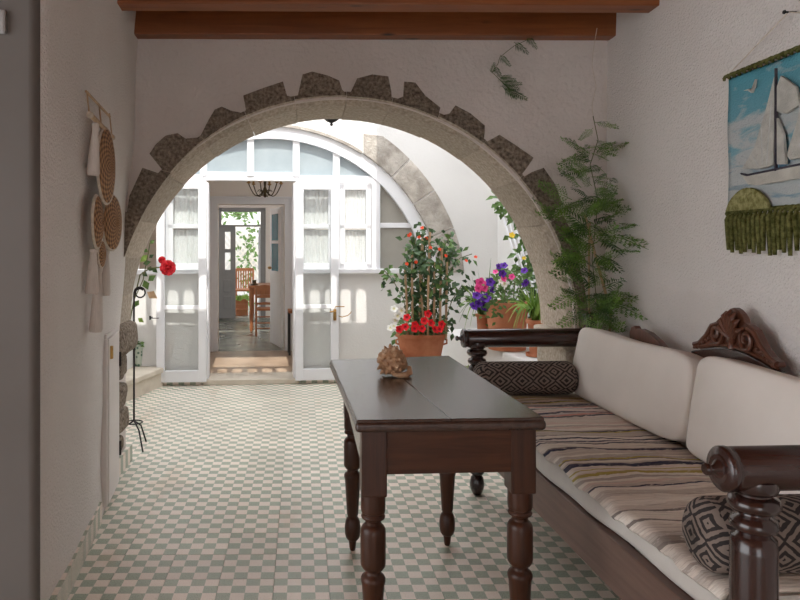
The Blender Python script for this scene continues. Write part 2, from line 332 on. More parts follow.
# ------------------------------------------------------------------ mesh builder
class MB:
    def __init__(s): s.v = []; s.f = []; s.uv = None
    def add(s, vs, fs, T=None):
        o = len(s.v)
        s.v += [tuple(T @ Vector(p)) if T else tuple(p) for p in vs]
        s.f += [tuple(i+o for i in f) for f in fs]; return s
    def box(s, x0, x1, y0, y1, z0, z1, T=None):
        return s.add([(x, y, z) for x in (x0, x1) for y in (y0, y1) for z in (z0, z1)],
                     [(0, 1, 3, 2), (4, 6, 7, 5), (0, 4, 5, 1), (2, 3, 7, 6), (0, 2, 6, 4), (1, 5, 7, 3)], T)
    def prism(s, poly, d0, d1, plane='xz', T=None):
        n = len(poly)
        if plane == 'xz': f = lambda a, b, d: (a, d, b)
        elif plane == 'xy': f = lambda a, b, d: (a, b, d)
        else: f = lambda a, b, d: (d, a, b)
        vs = [f(a, b, d0) for a, b in poly]+[f(a, b, d1) for a, b in poly]
        fs = [tuple(range(n)), tuple(range(2*n-1, n-1, -1))]+[(i, (i+1) % n, n+(i+1) % n, n+i) for i in range(n)]
        return s.add(vs, fs, T)
    def lathe(s, prof, n=16, T=None, sx=1.0, sy=1.0):
        vs = []; fs = []
        for r, z in prof:
            for k in range(n):
                a = 2*PI*k/n; vs.append((r*sx*math.cos(a), r*sy*math.sin(a), z))
        for i in range(len(prof)-1):
            for k in range(n):
                k2 = (k+1) % n; fs.append((i*n+k, i*n+k2, (i+1)*n+k2, (i+1)*n+k))
        fs.append(tuple(range(n-1, -1, -1))); fs.append(tuple((len(prof)-1)*n+k for k in range(n)))
        return s.add(vs, fs, T)
    def tube(s, path, r, n=6, caps=True):
        path = [Vector(p) for p in path]; m = len(path); vs = []; fs = []
        rs = r if isinstance(r, (list, tuple)) else [r]*m
        up = None
        for i, p in enumerate(path):
            t = (path[min(i+1, m-1)]-path[max(i-1, 0)])
            t = t.normalized() if t.length > 1e-9 else Vector((0, 0, 1))
            if up is None: up = t.orthogonal().normalized()
            up = (up-t*up.dot(t)); up = up.normalized() if up.length > 1e-6 else t.orthogonal().normalized()
            b = t.cross(up)
            for k in range(n):
                a = 2*PI*k/n; vs.append(p+(up*math.cos(a)+b*math.sin(a))*rs[i])
        for i in range(m-1):
            for k in range(n):
                k2 = (k+1) % n; fs.append((i*n+k, i*n+k2, (i+1)*n+k2, (i+1)*n+k))
        if caps: fs += [tuple(range(n-1, -1, -1)), tuple((m-1)*n+k for k in range(n))]
        return s.add(vs, fs)
    def ball(s, c, rx, ry=None, rz=None, n=12, m=8, e1=1.0, e2=1.0, T=None):
        ry = rx if ry is None else ry; rz = rx if rz is None else rz
        pw = lambda v, e: math.copysign(abs(v)**e, v)
        vs = [(c[0], c[1], c[2]-rz)]; fs = []
        for i in range(1, m):
            ph = -PI/2+PI*i/m
            for k in range(n):
                a = 2*PI*k/n
                vs.append((c[0]+rx*pw(math.cos(ph), e1)*pw(math.cos(a), e2), c[1]+ry*pw(math.cos(ph), e1)*pw(math.sin(a), e2), c[2]+rz*pw(math.sin(ph), e1)))
        vs.append((c[0], c[1], c[2]+rz)); last = len(vs)-1
        for k in range(n): fs.append((0, 1+(k+1) % n, 1+k))
        for i in range(m-2):
            for k in range(n):
                a = 1+i*n+k; b = 1+i*n+(k+1) % n; fs.append((a, b, b+n, a+n))
        for k in range(n): fs.append((1+(m-2)*n+k, 1+(m-2)*n+(k+1) % n, last))
        return s.add(vs, fs, T)
    def leaf(s, p, d, nrm, l, w, bend=.15):
        d = d.normalized(); side = d.cross(nrm)
        side = side.normalized() if side.length > 1e-6 else d.orthogonal().normalized()
        nn = side.cross(d)
        a = p; m1 = p+d*l*.45+side*w*.5+nn*l*.06; m2 = p+d*l*.45-side*w*.5+nn*l*.06; t = p+d*l-nn*l*bend
        mid = p+d*l*.5
        return s.add([a, m1, t, m2, mid], [(0, 1, 4), (1, 2, 4), (0, 4, 3), (4, 2, 3)])
    def mesh(s, name, mat, smooth=True, angle=40, recalc=True):
        me = bpy.data.meshes.new(name); me.from_pydata(s.v, [], s.f)
        if recalc:
            bm = bmesh.new(); bm.from_mesh(me); bmesh.ops.recalc_face_normals(bm, faces=bm.faces); bm.to_mesh(me); bm.free()
        me.materials.append(mat)
        if smooth:
            me.polygons.foreach_set('use_smooth', [True]*len(me.polygons)); me.set_sharp_from_angle(angle=R_(angle))
        me.update(); return me
    def build(s, name, mat, parent=None, loc=(0, 0, 0), rz=0.0, smooth=True, angle=40, bevel=0, segs=2, recalc=True):
        if isinstance(mat, str): mat = M[mat]
        return inst(name, s.mesh(name, mat, smooth, angle, recalc), parent, loc, rz, bevel, segs)
def inst(name, me, parent=None, loc=(0, 0, 0), rz=0.0, bevel=0, segs=2):
    o = bpy.data.objects.new(name, me); COL.objects.link(o)
    o.location = loc
    o.rotation_euler = (0, 0, rz) if isinstance(rz, (int, float)) else rz
    if parent: o.parent = parent
    if bevel:
        b = o.modifiers.new('bevel', 'BEVEL'); b.width = bevel; b.segments = segs; b.limit_method = 'ANGLE'; b.angle_limit = R_(35)
    return o
def tag(o, label=None, cat=None, group=None, kind=None):
    if label: o['label'] = label
    if cat: o['category'] = cat
    if group: o['group'] = group
    if kind: o['kind'] = kind
    return o
def thing(name, label, cat, loc=(0, 0, 0), rz=0.0, group=None, kind=None):
    o = bpy.data.objects.new(name, None); COL.objects.link(o)
    o.location = loc; o.rotation_euler = (0, 0, rz) if isinstance(rz, (int, float)) else rz
    o.empty_display_size = .05
    return tag(o, label, cat, group, kind)
def struct(o): o['kind'] = 'structure'; return o
RY = Matrix.Rotation(PI/2, 4, 'Y')
def axT(org, ax):                                    # lathe axis z -> ax
    return Matrix.Translation(org) @ Vector(ax).to_track_quat('Z', 'Y').to_matrix().to_4x4()

# ================================================================== THE ROOM
YA, TA = 3.48, 0.43                                  # arch wall: front face, thickness
ACX, ACZ, AR = C(.156, 3.48).x, 0.770, 1.185           # arch centre and radius
XR = 1.53                                            # right wall (camera axes)
def XL(D, z):                                        # leaning, splayed left wall surface (camera axes)
    zs = [0, .71, 1.16, 1.44, 1.62, 1.86, 2.28, 2.6]; xs = [-.992, -.990, -.957, -.937, -.918, -.901, -.872, -.85]
    far = xs[-1]
    for i in range(len(zs)-1):
        if zs[i] <= z <= zs[i+1]:
            k = (z-zs[i])/(zs[i+1]-zs[i]); far = xs[i]*(1-k)+xs[i+1]*k; break
    near = -.79-.02*max(0, 1-z/2)
    t = (D-2.0)/1.48
    return near+(far-near)*t
# floor: base slab + tiles
TS = .2; TX0, TY0 = .097, 2.51
fb = MB(); fb.box(-3.2, 2.4, -3.0, 5.90, -.12, -.012)
floor = struct(fb.build('floor', 'mortar', smooth=False))
tm = MB(); g = .0996
tm.add([(-g, -g, -.012), (g, -g, -.012), (g, g, -.012), (-g, g, -.012), (-g, -g, -.0012), (g, -g, -.0012), (g, g, -.0012), (-g, g, -.0012),
        (-g+.001, -g+.001, 0), (g-.001, -g+.001, 0), (g-.001, g-.001, 0), (-g+.001, g-.001, 0)],
       [(8, 9, 10, 11)]+[(a, (a+1) % 4, 4+(a+1) % 4, 4+a) for a in range(4)]+[(4+a, 4+(a+1) % 4, 8+(a+1) % 4, 8+a) for a in range(4)])
tile_me = tm.mesh('tile', M['tile'], False)
rest = MB(); cnt = 0
SF_O = Vector(C(.92, 1.41)); SF_A = R_(2.8)-TH
def sofa_local(p):
    d = p-SF_O; return Vector((d.x*math.cos(SF_A)+d.y*math.sin(SF_A), -d.x*math.sin(SF_A)+d.y*math.cos(SF_A), d.z))
cells = []
for i in range(-16, 12):
    for j in range(-28, 20):
        x = TX0+TS*(i+.5); y = TY0+TS*(j+.5)
        if x > 2.3 or x < -3.1 or y > 6.2: continue
        # what the camera can see of the floor
        d = y; X = x-.0117*y
        vis = y > 2.15 and -1.1-.1*(y-3.5)*(y > 3.5) < X < 1.65 and (y < 5.98+.075*(X+.3))
        sl = sofa_local(Vector((x, y, 0)))
        if sl.x > .45 and sl.y < 2.05: vis = False
        if y < 3.5 and X < -1.02: vis = False
        if vis: cells.append((x, y))
        elif y < 6.1: rest.add([(x-g, y-g, -.0005), (x+g, y-g, -.0005), (x+g, y+g, -.0005), (x-g, y+g, -.0005)], [(0, 1, 2, 3)])
for (x, y) in cells[:300]: inst('tile', tile_me, floor, (x, y, 0))
for (x, y) in cells[300:]: rest.add([(x-g, y-g, -.0005), (x+g, y-g, -.0005), (x+g, y+g, -.0005), (x-g, y+g, -.0005)], [(0, 1, 2, 3)])
ro = rest.build('tile_field', 'tile', floor, loc=(TX0, TY0, 0), smooth=False, recalc=False)
for v in ro.data.vertices: v.co.x -= TX0; v.co.y -= TY0
ro['kind'] = 'stuff'

# left wall (grid)
def grid_wall(name, fn, us, zs, thick, mat, recalc=True):
    mb = MB(); nu, nz = len(us), len(zs); vs = []
    for side in (0, 1):
        for u in us:
            for z in zs: vs.append(fn(u, z, side*thick))
    fs = []; off = nu*nz
    for i in range(nu-1):
        for j in range(nz-1):
            a = i*nz+j; fs.append((a, a+nz, a+nz+1, a+1)); fs.append((off+a, off+a+1, off+a+nz+1, off+a+nz))
    for i in range(nu-1):
        for j in (0, nz-1):
            a = i*nz+j; fs.append((a, a+nz, off+a+nz, off+a))
    for j in range(nz-1):
        for i in (0, nu-1):
            a = i*nz+j; fs.append((a, a+1, off+a+1, off+a))
    mb.add(vs, fs); return mb.build(name, mat)
def wob(a, b): return .006*math.sin(a*5.1+b*2.3)+.005*math.sin(b*6.7-a*3.1)+.003*math.sin(a*13+b*11)
def lw(D, z, t):
    k = 0.0 if t > 0 else wob(D, z)
    e = 0.0
    if t == 0 and D < 2.06: e = -.035*((2.06-D)/.06)**2        # rounded corner
    if t > 0: return C(-1.55, D, z)
    return C(XL(D, z)+k+e, D, z)
us = [2.0, 2.015, 2.03, 2.06]+[2.06+(3.50-2.06)*i/28 for i in range(1, 29)]
wall_left = struct(grid_wall('wall_left', lw, us, [2.55*i/30 for i in range(31)], .5, 'plaster'))
# right wall
def rw(D, z, t): return C(XR+(wob(D*.8, z) if t == 0 else .3), D, z)
wall_right = struct(grid_wall('wall_right', rw, [-3.0+(3.6+3.0)*i/70 for i in range(71)], [2.6*i/22 for i in range(23)], .3, 'plaster'))
# room behind the camera: side bay and rear wall, unseen openings added to let in fill light
mb = MB(); mb.box(-3.2, -3.0, -3.0, -1.4, 0, 2.6); mb.box(-3.2, -3.0, 1.85, 2.3, 0, 2.6); mb.box(-3.2, -3.0, -1.4, 1.85, 2.4, 2.6)
struct(mb.build('wall_bay', 'plaster', smooth=False))
mb = MB(); mb.box(-3.0, -.9, 2.02, 2.3, 0, 2.6); struct(mb.build('wall_bay_front', 'plaster', smooth=False))
mb = MB(); mb.box(-3.2, -.5, -3.2, -3.0, 0, 2.6); mb.box(.7, 2.0, -3.2, -3.0, 0, 2.6); mb.box(-.5, .7, -3.2, -3.0, 2.0, 2.6)
struct(mb.build('wall_rear', 'plaster', smooth=False))
M['jamb_shade'] = nmat('jamb_shade_plaster', (.125, .11, .10), (.14, .125, .115), 2, .85, .1, 30, .003, 'World', spec=.2)  # dark base colour stands in for the shade on the left jamb
mb = MB(); a_ = C(-.798, 2.0); mb.box(a_.x-2.1, a_.x, a_.y-.02, a_.y+.030, 0, 2.55); struct(mb.build('jamb_shade_slab', 'jamb_shade', smooth=True, angle=80, bevel=.022, segs=5))  # slab added over the jamb to carry its painted shade
# arch wall
def arch_wall(mb, x0, x1, cx, cz, R, zt, y0, y1, n=48):
    xs = [cx-R*math.cos(PI*k/n) for k in range(n+1)]
    zs = [cz+math.sqrt(max(0, R*R-(x-cx)**2)) for x in xs]
    vs = []; fs = []
    for x, z in zip(xs, zs): vs += [(x, y0, z), (x, y0, zt), (x, y1, z), (x, y1, zt)]
    for k in range(n):
        a = 4*k; b = a+4
        fs += [(a, b, b+1, a+1), (a+2, a+3, b+3, b+2), (a, a+2, b+2, b), (a+1, b+1, b+3, a+3)]
    mb.add(vs, fs)
    mb.box(x0, cx-R, y0, y1, 0, zt); mb.box(cx+R, x1, y0, y1, 0, zt)
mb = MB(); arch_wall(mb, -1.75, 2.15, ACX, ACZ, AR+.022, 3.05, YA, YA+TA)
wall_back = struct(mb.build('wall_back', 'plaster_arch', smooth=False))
# ceiling boards and beams
mb = MB(); mb.box(-3.2, 2.1, -3.2, 3.6, 2.56, 2.62); struct(mb.build('ceiling', 'ceiling_wood', smooth=False))
mb = MB(); mb.box(-3.2, 2.1, -3.2, 3.9, 2.64, 3.05); struct(mb.build('roof_slab', 'white_plaster', smooth=False))
BZ = 2.279
def beam(y0, y1, label):
    mb = MB(); mb.box(-1.25, 1.78, y0, y1, BZ, 2.559)
    o = mb.build('ceiling_beam', 'beam', smooth=False, bevel=.006); tag(o, label, 'beam', 'pine ceiling beams'); return o
beam(3.388, 3.476, 'dark orange pine ceiling beam lying flat along the arch wall')
beam(2.955, 3.06, 'dark orange pine ceiling beam standing free of the arch wall')
for k in range(2):
    mb = MB(); mb.box(-3.0, 1.78, 1.75-.95*k, 1.86-.95*k, BZ, 2.559)
    tag(mb.build('ceiling_beam', 'beam', smooth=False, bevel=.006), 'pine ceiling beam running over the near end of the sofa', 'beam', 'pine ceiling beams')

# stone arch: voussoirs, imposts and jamb stones
arch = thing('stone_arch', 'rough brown stone arch with uneven stone heads showing through the plaster', 'arch', (ACX, YA, 0))
arch['kind'] = 'structure'
def pang(x, y): return math.atan2((327-y), (x-347))
# heads traced as (pixel outline on the wall face): list per stone from left springing to right
def wallpt(x, y):                                    # pixel on the arch wall face, in arch local coordinates
    u = (x-PX)/FPX; D = YA/(math.cos(TH)-u*math.sin(TH))
    p = W(x, y, D); return p.x-ACX, p.z
heads = [[(127, 214), (130, 196), (143, 168), (160, 178), (167, 186)],
         [(166, 172), (150, 154), (156, 145), (166, 136), (178, 133.5), (186, 139), (197, 140)],
         [(205, 138), (209, 120), (215, 110), (222, 107), (231, 111), (239, 117)],
         [(246, 110), (243.5, 96), (262, 89), (283, 82), (287, 96)],
         [(302, 97), (302.5, 75), (312, 72), (328, 76), (339, 81), (342, 90)],
         [(355, 92), (357, 79), (372, 75), (388, 77), (391, 92)],
         [(403, 97), (404, 82), (415, 83), (425, 96), (440, 108)],
         [(449, 114), (455, 106), (470, 114), (484, 126), (484, 133)],
         [(490, 140), (499, 135), (516, 146), (533, 158), (527, 167)],
         [(532, 172), (543, 168), (554, 184), (562, 205), (556, 208)]]
js = [146.5, 133.0+7, 0]
centers = []
for h in heads:
    a = sum(math.atan2(wallpt(*p)[1]-ACZ, wallpt(*p)[0]) for p in h)/len(h); centers.append(a)
joints = [(centers[i]+centers[i+1])/2 for i in range(len(centers)-1)]
joints = [centers[0]+.13]+joints+[centers[-1]-.12]
def ring_stone(a0, a1, outer, yf=-.012, R0=AR, Rb=AR+.058):
    """a0 > a1 (angles), outer = list of (x,z) points of the head, left to right"""
    n = 5; gp = .0008
    jit = random.uniform(-.004, .004)
    inner = [((R0+jit)*math.cos(a0-gp+(a1-a0+2*gp)*k/n), ACZ+(R0+jit)*math.sin(a0-gp+(a1-a0+2*gp)*k/n)) for k in range(n+1)]
    ob = []
    if outer:
        hl = math.atan2(outer[0][1]-ACZ, outer[0][0]); hr = math.atan2(outer[-1][1]-ACZ, outer[-1][0])
        hl = min(hl, a0-.01); hr = max(hr, a1+.01)
        ob = [(Rb*math.cos(t), ACZ+Rb*math.sin(t)) for t in (a0-gp, (a0+hl)/2)]
        ob += [p for p in outer if math.hypot(p[0], p[1]-ACZ) > Rb+.004]
        ob += [(Rb*math.cos(t), ACZ+Rb*math.sin(t)) for t in ((a1+hr)/2, a1+gp)]
    else:
        ob = [(Rb*math.cos(t), ACZ+Rb*math.sin(t)) for t in [a0-gp+(a1-a0+2*gp)*k/n for k in range(n+1)]]
    poly = ob+inner[::-1]
    y0_ = yf+random.uniform(-.003, .003); np2 = len(poly); no = len(ob)
    pf = list(ob)+[(x*(1+.038/R0), ACZ+(z-ACZ)*(1+.038/R0)) for x, z in inner[::-1]]
    def splay(x, z):
        c_ = -math.cos(math.atan2(z-ACZ, x)); k_ = max(0.0, (c_-.35)/.65); return .055*k_*k_*(3-2*k_)
    pf = [(x+(splay(x, z) if i >= no else 0), z) for i, (x, z) in enumerate(pf)]
    vs = [(a, y0_, b) for a, b in pf]+[(a, y0_ if i < no else .05, b) for i, (a, b) in enumerate(poly)]+[(a, TA+.01, b) for a, b in poly]
    f_ = [tuple(range(np2)), tuple(range(3*np2-1, 2*np2-1, -1))]
    for i in range(np2):
        j = (i+1) % np2
        if i >= no-1 or True:
            if not (i < no-1): f_.append((i, j, np2+j, np2+i))
            f_.append((np2+i, np2+j, 2*np2+j, 2*np2+i))
    mb = MB(); mb.add(vs, f_)
    o = mb.build('voussoir', 'stone', arch, smooth=False, bevel=0, segs=2)
    o.data.materials.append(M['stone_dressed_lit'])
    for f in o.data.polygons:
        if f.normal.y > -.9: f.material_index = 1  # front keeps the dark stone, all other faces take the lighter lit tone
    return o
for i, h in enumerate(heads):
    ring_stone(joints[i], joints[i+1], [wallpt(*p) for p in h])
lo = [joints[0], joints[0]+.18, joints[0]+.36, PI-.005]
for k in range(3): ring_stone(lo[k+1], lo[k], [], -.012, AR, AR+[.13, .10, .09][k])
ro_ = [joints[-1], joints[-1]-.19, joints[-1]-.37, .005]
for k in range(3): ring_stone(ro_[k], ro_[k+1], [], -.012, AR, AR+[.11, .09, .09][k])
def rough_block(x0, x1, y0, y1, z0, z1, name='stone', mat='stone_dressed_lit', j=.014):
    mb = MB(); nx, ny, nz = 3, 4, 3; idx = {}; vs = []; fs = []
    def vid(i, k, l):
        key = (i, k, l)
        if key not in idx:
            idx[key] = len(vs)
            vs.append((x0+(x1-x0)*i/nx+random.uniform(-j, j), y0+(y1-y0)*k/ny+random.uniform(-j, j), z0+(z1-z0)*l/nz+random.uniform(-j, j)))
        return idx[key]
    for i in range(nx):
        for k in range(ny):
            for l in (0, nz): fs.append((vid(i, k, l), vid(i+1, k, l), vid(i+1, k+1, l), vid(i, k+1, l)))
    for i in range(nx):
        for l in range(nz):
            for k in (0, ny): fs.append((vid(i, k, l), vid(i+1, k, l), vid(i+1, k, l+1), vid(i, k, l+1)))
    for k in range(ny):
        for l in range(nz):
            for i in (0, nx): fs.append((vid(i, k, l), vid(i, k+1, l), vid(i, k+1, l+1), vid(i, k, l+1)))
    mb.add(vs, fs)
    o = mb.build(name, mat, arch, angle=70)
    s = o.modifiers.new('sub', 'SUBSURF'); s.levels = 1; s.render_levels = 1
    return o
# left impost and jamb stones
rough_block(-AR-.17, -AR+.055, .02, TA+.02, ACZ-.135, ACZ+.03, 'impost', 'stone', j=.016)
rough_block(-AR-.12, -AR+.012+.004, .13, .36, .50, .63, mat='stone', j=.014); rough_block(-AR-.12, -AR+.012+.006, .05, .33, .345, .47, mat='stone', j=.014)
rough_block(-AR-.12, -AR+.012+.005, .10, .38, .215, .32, mat='stone', j=.014); rough_block(-AR-.12, -AR+.012+.004, .04, .26, .115, .20, mat='stone', j=.010)
# right impost and pier stones
rough_block(AR-.055, AR+.16, -.03, TA+.03, ACZ-.085, ACZ+.01, 'impost', j=.012)
for k, (za, zb) in enumerate([(.54, .70), (.36, .53), (.17, .35), (.0, .16)]):
    rough_block(AR-.03, AR+.12, -.02, TA+.02, za, zb, j=.014)
# baseboard of checked tiles on the left wall and jamb
bb = struct(MB().box(-.01, .01, -.01, .01, .0, .02).build('baseboard_left', 'mortar', loc=tuple(C(XL(2.1, .05)-.03, 2.1)), smooth=False))
bbm = MB(); bbm.box(-.099, .099, 0, .02, 0, .09)
bme = bbm.mesh('baseboard_tile', M['tile'], False)
Dk = 2.02
while Dk < 3.0:
    a = C(XL(Dk, .05)+.012, Dk); b = C(XL(Dk+.2, .05)+.012, Dk+.2); d = b-a
    o = inst('baseboard_tile', bme, bb, rz=math.atan2(d.y, d.x)); o.location = (a+b)/2-bb.location-Vector((0, 0, 0)); o.location.z = 0
    Dk += .2
for k in range(2):
    o = inst('baseboard_tile', bme, bb, rz=PI/2); o.location = Vector((ACX-AR+.018, YA+.12+.2*k, 0))-bb.location; o.location.z = 0

# meter cupboard door on the left wall
a = C(XL(3.13, .4)+.012, 3.13); b = C(XL(3.44, .4)+.012, 3.44); dd = b-a; ang = math.atan2(dd.y, dd.x); ln = dd.length
cup = thing('wall_cupboard', 'narrow white painted cupboard door set low in the left wall by the arch', 'cupboard', a, ang)
mb = MB(); mb.box(-.02, 0, -.004, .03, .03, .80); mb.box(ln, ln+.02, -.004, .03, .03, .80); mb.box(-.02, ln+.02, -.004, .03, .80, .82)
mb.build('frame', 'metal_white', cup, smooth=False, bevel=.003)
dmb = MB(); dmb.box(.004, ln-.004, -.010, .012, .035, .795); cdoor = dmb.build('door', 'metal_white', cup, smooth=False, bevel=.004)
MB().box(.03, .05, -.022, -.008, .70, .76).build('latch', 'brass', cdoor, smooth=False, bevel=.003)
for z in (.17, .62): MB().lathe([(.008, 0), (.008, .07)], 8, Matrix.Translation((ln-.004, -.012, z))).build('hinge', 'iron', cdoor)
# small junction box on the near jamb
jb = MB(); p = W(1, 20, 1.955); jb.box(-.03, .026, -.016, .0, -.035, .035)
M['box_grey'] = nmat('box_grey', (.25, .235, .23), (.28, .265, .26), 5, .5)
o = jb.build('junction_box', 'box_grey', loc=tuple(p+Vector((-.018, .024, 0))), smooth=False, bevel=.006)
tag(o, 'small white plastic box fixed high on the left wall jamb', 'junction box')

# ================================================================== COURTYARD FACADE
FT = R_(4.5); FO = C(-.354, 6.02); FA = FT-TH
def Fa(x, y, q=0.0):                                 # pixel -> (s, z) on the plane q metres behind the facade face
    d = W(x, y, 1.0)-Vector((0, 0, CAM_H)); n = Vector((-math.sin(FA), math.cos(FA), 0))
    t = ((FO+n*q)).dot(n)/d.dot(n); p = Vector((0, 0, CAM_H))+d*t; r = p-FO
    return r.x*math.cos(FA)+r.y*math.sin(FA), p.z
def fs(x, q=0.0): return Fa(x, 244, q)[0]
def fz(y, q=0.0, x=300): return Fa(x, y, q)[1]
def FP(s, q, z=0.0): return FO+Vector((s*math.cos(FA)-q*math.sin(FA), s*math.sin(FA)+q*math.cos(FA), z))
R2, Z2 = 1.55, .739
SILL = fz(273)
DL, DR = fs(208.5), fs(293.5)                        # doorway
DTOP = fz(180.5); STEP = .045
def fbuild(mb, name, mat, parent=None, **k):
    if parent: return mb.build(name, mat, parent, **k)
    return mb.build(name, mat, loc=tuple(FO), rz=FA, **k)
mb = MB()
n = 40; a0 = math.asin((SILL-Z2)/R2)
xs = [-R2*math.cos(a0+(PI-2*a0)*k/n) for k in range(n+1)]; zs_ = [Z2+math.sqrt(R2*R2-x*x) for x in xs]
vs_ = []; fsx = []
for x, z in zip(xs, zs_): vs_ += [(x, 0, z), (x, 0, 3.3), (x, .3, z), (x, .3, 3.3)]
for k in range(n):
    a = 4*k; b = a+4; fsx += [(a, b, b+1, a+1), (a+2, a+3, b+3, b+2), (a, a+2, b+2, b), (a+1, b+1, b+3, a+3)]
mb.add(vs_, fsx)
mb.box(-2.2, xs[0], 0, .3, 0, 3.3); mb.box(xs[-1], 3.1, 0, .3, 0, 3.3)
mb.box(xs[0], DL-.045, .02, .3, 0, SILL); mb.box(DR+.045, xs[-1], .02, .3, 0, SILL)
wall_facade = struct(fbuild(mb, 'wall_facade', 'white_plaster', smooth=False))
# step and skirting tiles at the foot of the facade
mb = MB(); mb.box(DL-.05, DR+.05, -.035, .3, 0, STEP); struct(fbuild(mb, 'trim_1', 'ledge_stone', smooth=False, bevel=.006))
sk = struct(fbuild(MB().box(DL-.12, DL-.06, -.004, .019, 0, .02), 'baseboard_facade', 'mortar', smooth=False))
skm = MB(); skm.box(-.099, .099, -.018, 0, 0, .07); skme = skm.mesh('baseboard_tile', M['tile'], False)
for k in range(4): inst('baseboard_tile', skme, sk, (DR+.16+.2*k, .004, 0))
for k in range(3): inst('baseboard_tile', skme, sk, (DL-.16-.2*k, .004, 0))
# exposed stones of the facade arch (right haunch only)
arch2 = thing('facade_arch', 'grey stone arch ring around the white fanlight of the courtyard doors', 'arch', FO, FA); arch2['kind'] = 'structure'
aa = [R_(57.5), R_(45), R_(33.5), R_(21), R_(9.2)]
for k in range(4):
    m_ = 6; A0, A1 = aa[k]-.003, aa[k+1]+.003; ro2 = R2+.228
    poly = [((R2-.002)*math.cos(A0+(A1-A0)*i/m_), Z2+(R2-.002)*math.sin(A0+(A1-A0)*i/m_)) for i in range(m_+1)]
    ou = [(ro2*math.cos(A0+(A1-A0)*i/m_), Z2+ro2*math.sin(A0+(A1-A0)*i/m_)) for i in range(m_+1)]
    if k == 0: ou[0] = (poly[0][0], ou[0][1]-.01)
    if k == 3: ou[-1] = (ou[-1][0]+.0, SILL); poly[-1] = (poly[-1][0], SILL)
    MB().prism(poly+ou[::-1], -.012, .2).build('voussoir', 'stone_grey', arch2, smooth=False, bevel=.006)
# thin brown stone lip along the rest of the ring
m_ = 24; A0, A1 = R_(58), R_(150)
poly = [((R2-.012)*math.cos(A0+(A1-A0)*i/m_), Z2+(R2-.012)*math.sin(A0+(A1-A0)*i/m_)) for i in range(m_+1)]
ou = [((R2+.012)*math.cos(A0+(A1-A0)*i/m_), Z2+(R2+.012)*math.sin(A0+(A1-A0)*i/m_)) for i in range(m_+1)]
MB().prism(poly+ou[::-1], -.008, .1).build('edge_stone', 'stone_grey', arch2, smooth=False)

# arched window frame
win = struct(fbuild(MB().box(DL-.05, DR+.05, .05, .11, DTOP, DTOP+.075), 'window_1', 'white_paint', smooth=False, bevel=.004))
def fpart(mb, name, mat='white_paint', parent=win, **k): return mb.build(name, mat, parent, **k)
m_ = 40; A0, A1 = a0-.0, PI-a0; R3 = R2-.115
poly = [((R2-.002)*math.cos(A0+(A1-A0)*i/m_), Z2+(R2-.002)*math.sin(A0+(A1-A0)*i/m_)) for i in range(m_+1)]
ou = [(R3*math.cos(A0+(A1-A0)*i/m_), Z2+R3*math.sin(A0+(A1-A0)*i/m_)) for i in range(m_+1)]
fr = MB()
for i in range(m_): fr.prism([poly[i], poly[i+1], ou[i+1], ou[i]], .02, .12)
fpart(fr, 'arch_frame', smooth=False)
def archz(s, R=R3): return Z2+math.sqrt(max(.0001, R*R-s*s))
TR0, TR1 = fz(183), fz(175)
def bar(s0, s1, z0, z1, name, q0=.04, q1=.115): return fpart(MB().box(s0, s1, q0, q1, z0, z1), name, smooth=False, bevel=.004)
bar(DR+.05, fs(381), TR0, TR1, 'transom'); bar(-R3+.1, DL-.05, TR0, TR1, 'transom')
for x in (203, 250.5, 296.5, 337): s = fs(x); bar(s-.031, s+.031, TR1-.01, archz(s)+.03, 'mullion')
bar(DL-.045, DL+.0, STEP, TR0, 'door_jamb', .0, .2); bar(DR, DR+.045, STEP, TR0, 'door_jamb', .0, .2)
s1, s2 = fs(337), fs(376.5)
bar(s1-.03, s1+.03, SILL, TR0, 'mullion'); bar(s2-.04, s2+.04, SILL, archz(s2)+.03, 'mullion', .03)
sl_ = fs(163); bar(sl_-.04, sl_+.04, SILL, archz(sl_)+.02, 'mullion')
bar(s2+.03, math.sqrt(R3*R3-(fz(225)-Z2)**2)+.03, fz(227.5), fz(222.5), 'transom', .05)
bar(DR+.02, math.sqrt(R3*R3-(SILL-Z2)**2)+.06, SILL-.005, SILL+.035, 'sill', -.035, .12)
bar(-math.sqrt(R3*R3-(SILL-Z2)**2)-.05, DL-.02, SILL-.005, SILL+.035, 'sill', -.035, .12)
# panes of the fanlight
def pane(poly, mat='frosted', q=.075, name='pane'): return fpart(MB().prism(poly, q, q+.006), name, mat, smooth=False)
edges = [-R3+.15, fs(203), fs(250.5), fs(296.5), fs(337), fs(374)]
for a, b in zip(edges[:-1], edges[1:]):
    k_ = 6; tops = [(a+(b-a)*i/k_, archz(a+(b-a)*i/k_)) for i in range(k_+1)]
    pane([(a, TR1), (b, TR1)]+[t for t in tops[::-1]])
k_ = 8; zt0 = fz(225)
sa = s2; tops = [(math.sqrt(R3*R3-(z-Z2)**2), z) for z in [zt0+(archz(s2)-zt0)*i/k_ for i in range(k_+1)]]
pane([(sa, zt0)]+tops, 'shaded_blind'); tops = [(math.sqrt(R3*R3-(z-Z2)**2), z) for z in [SILL+(zt0-SILL)*i/k_ for i in range(k_+1)]]
pane([(sa, SILL)]+tops+[(sa, zt0)], 'shaded_blind')
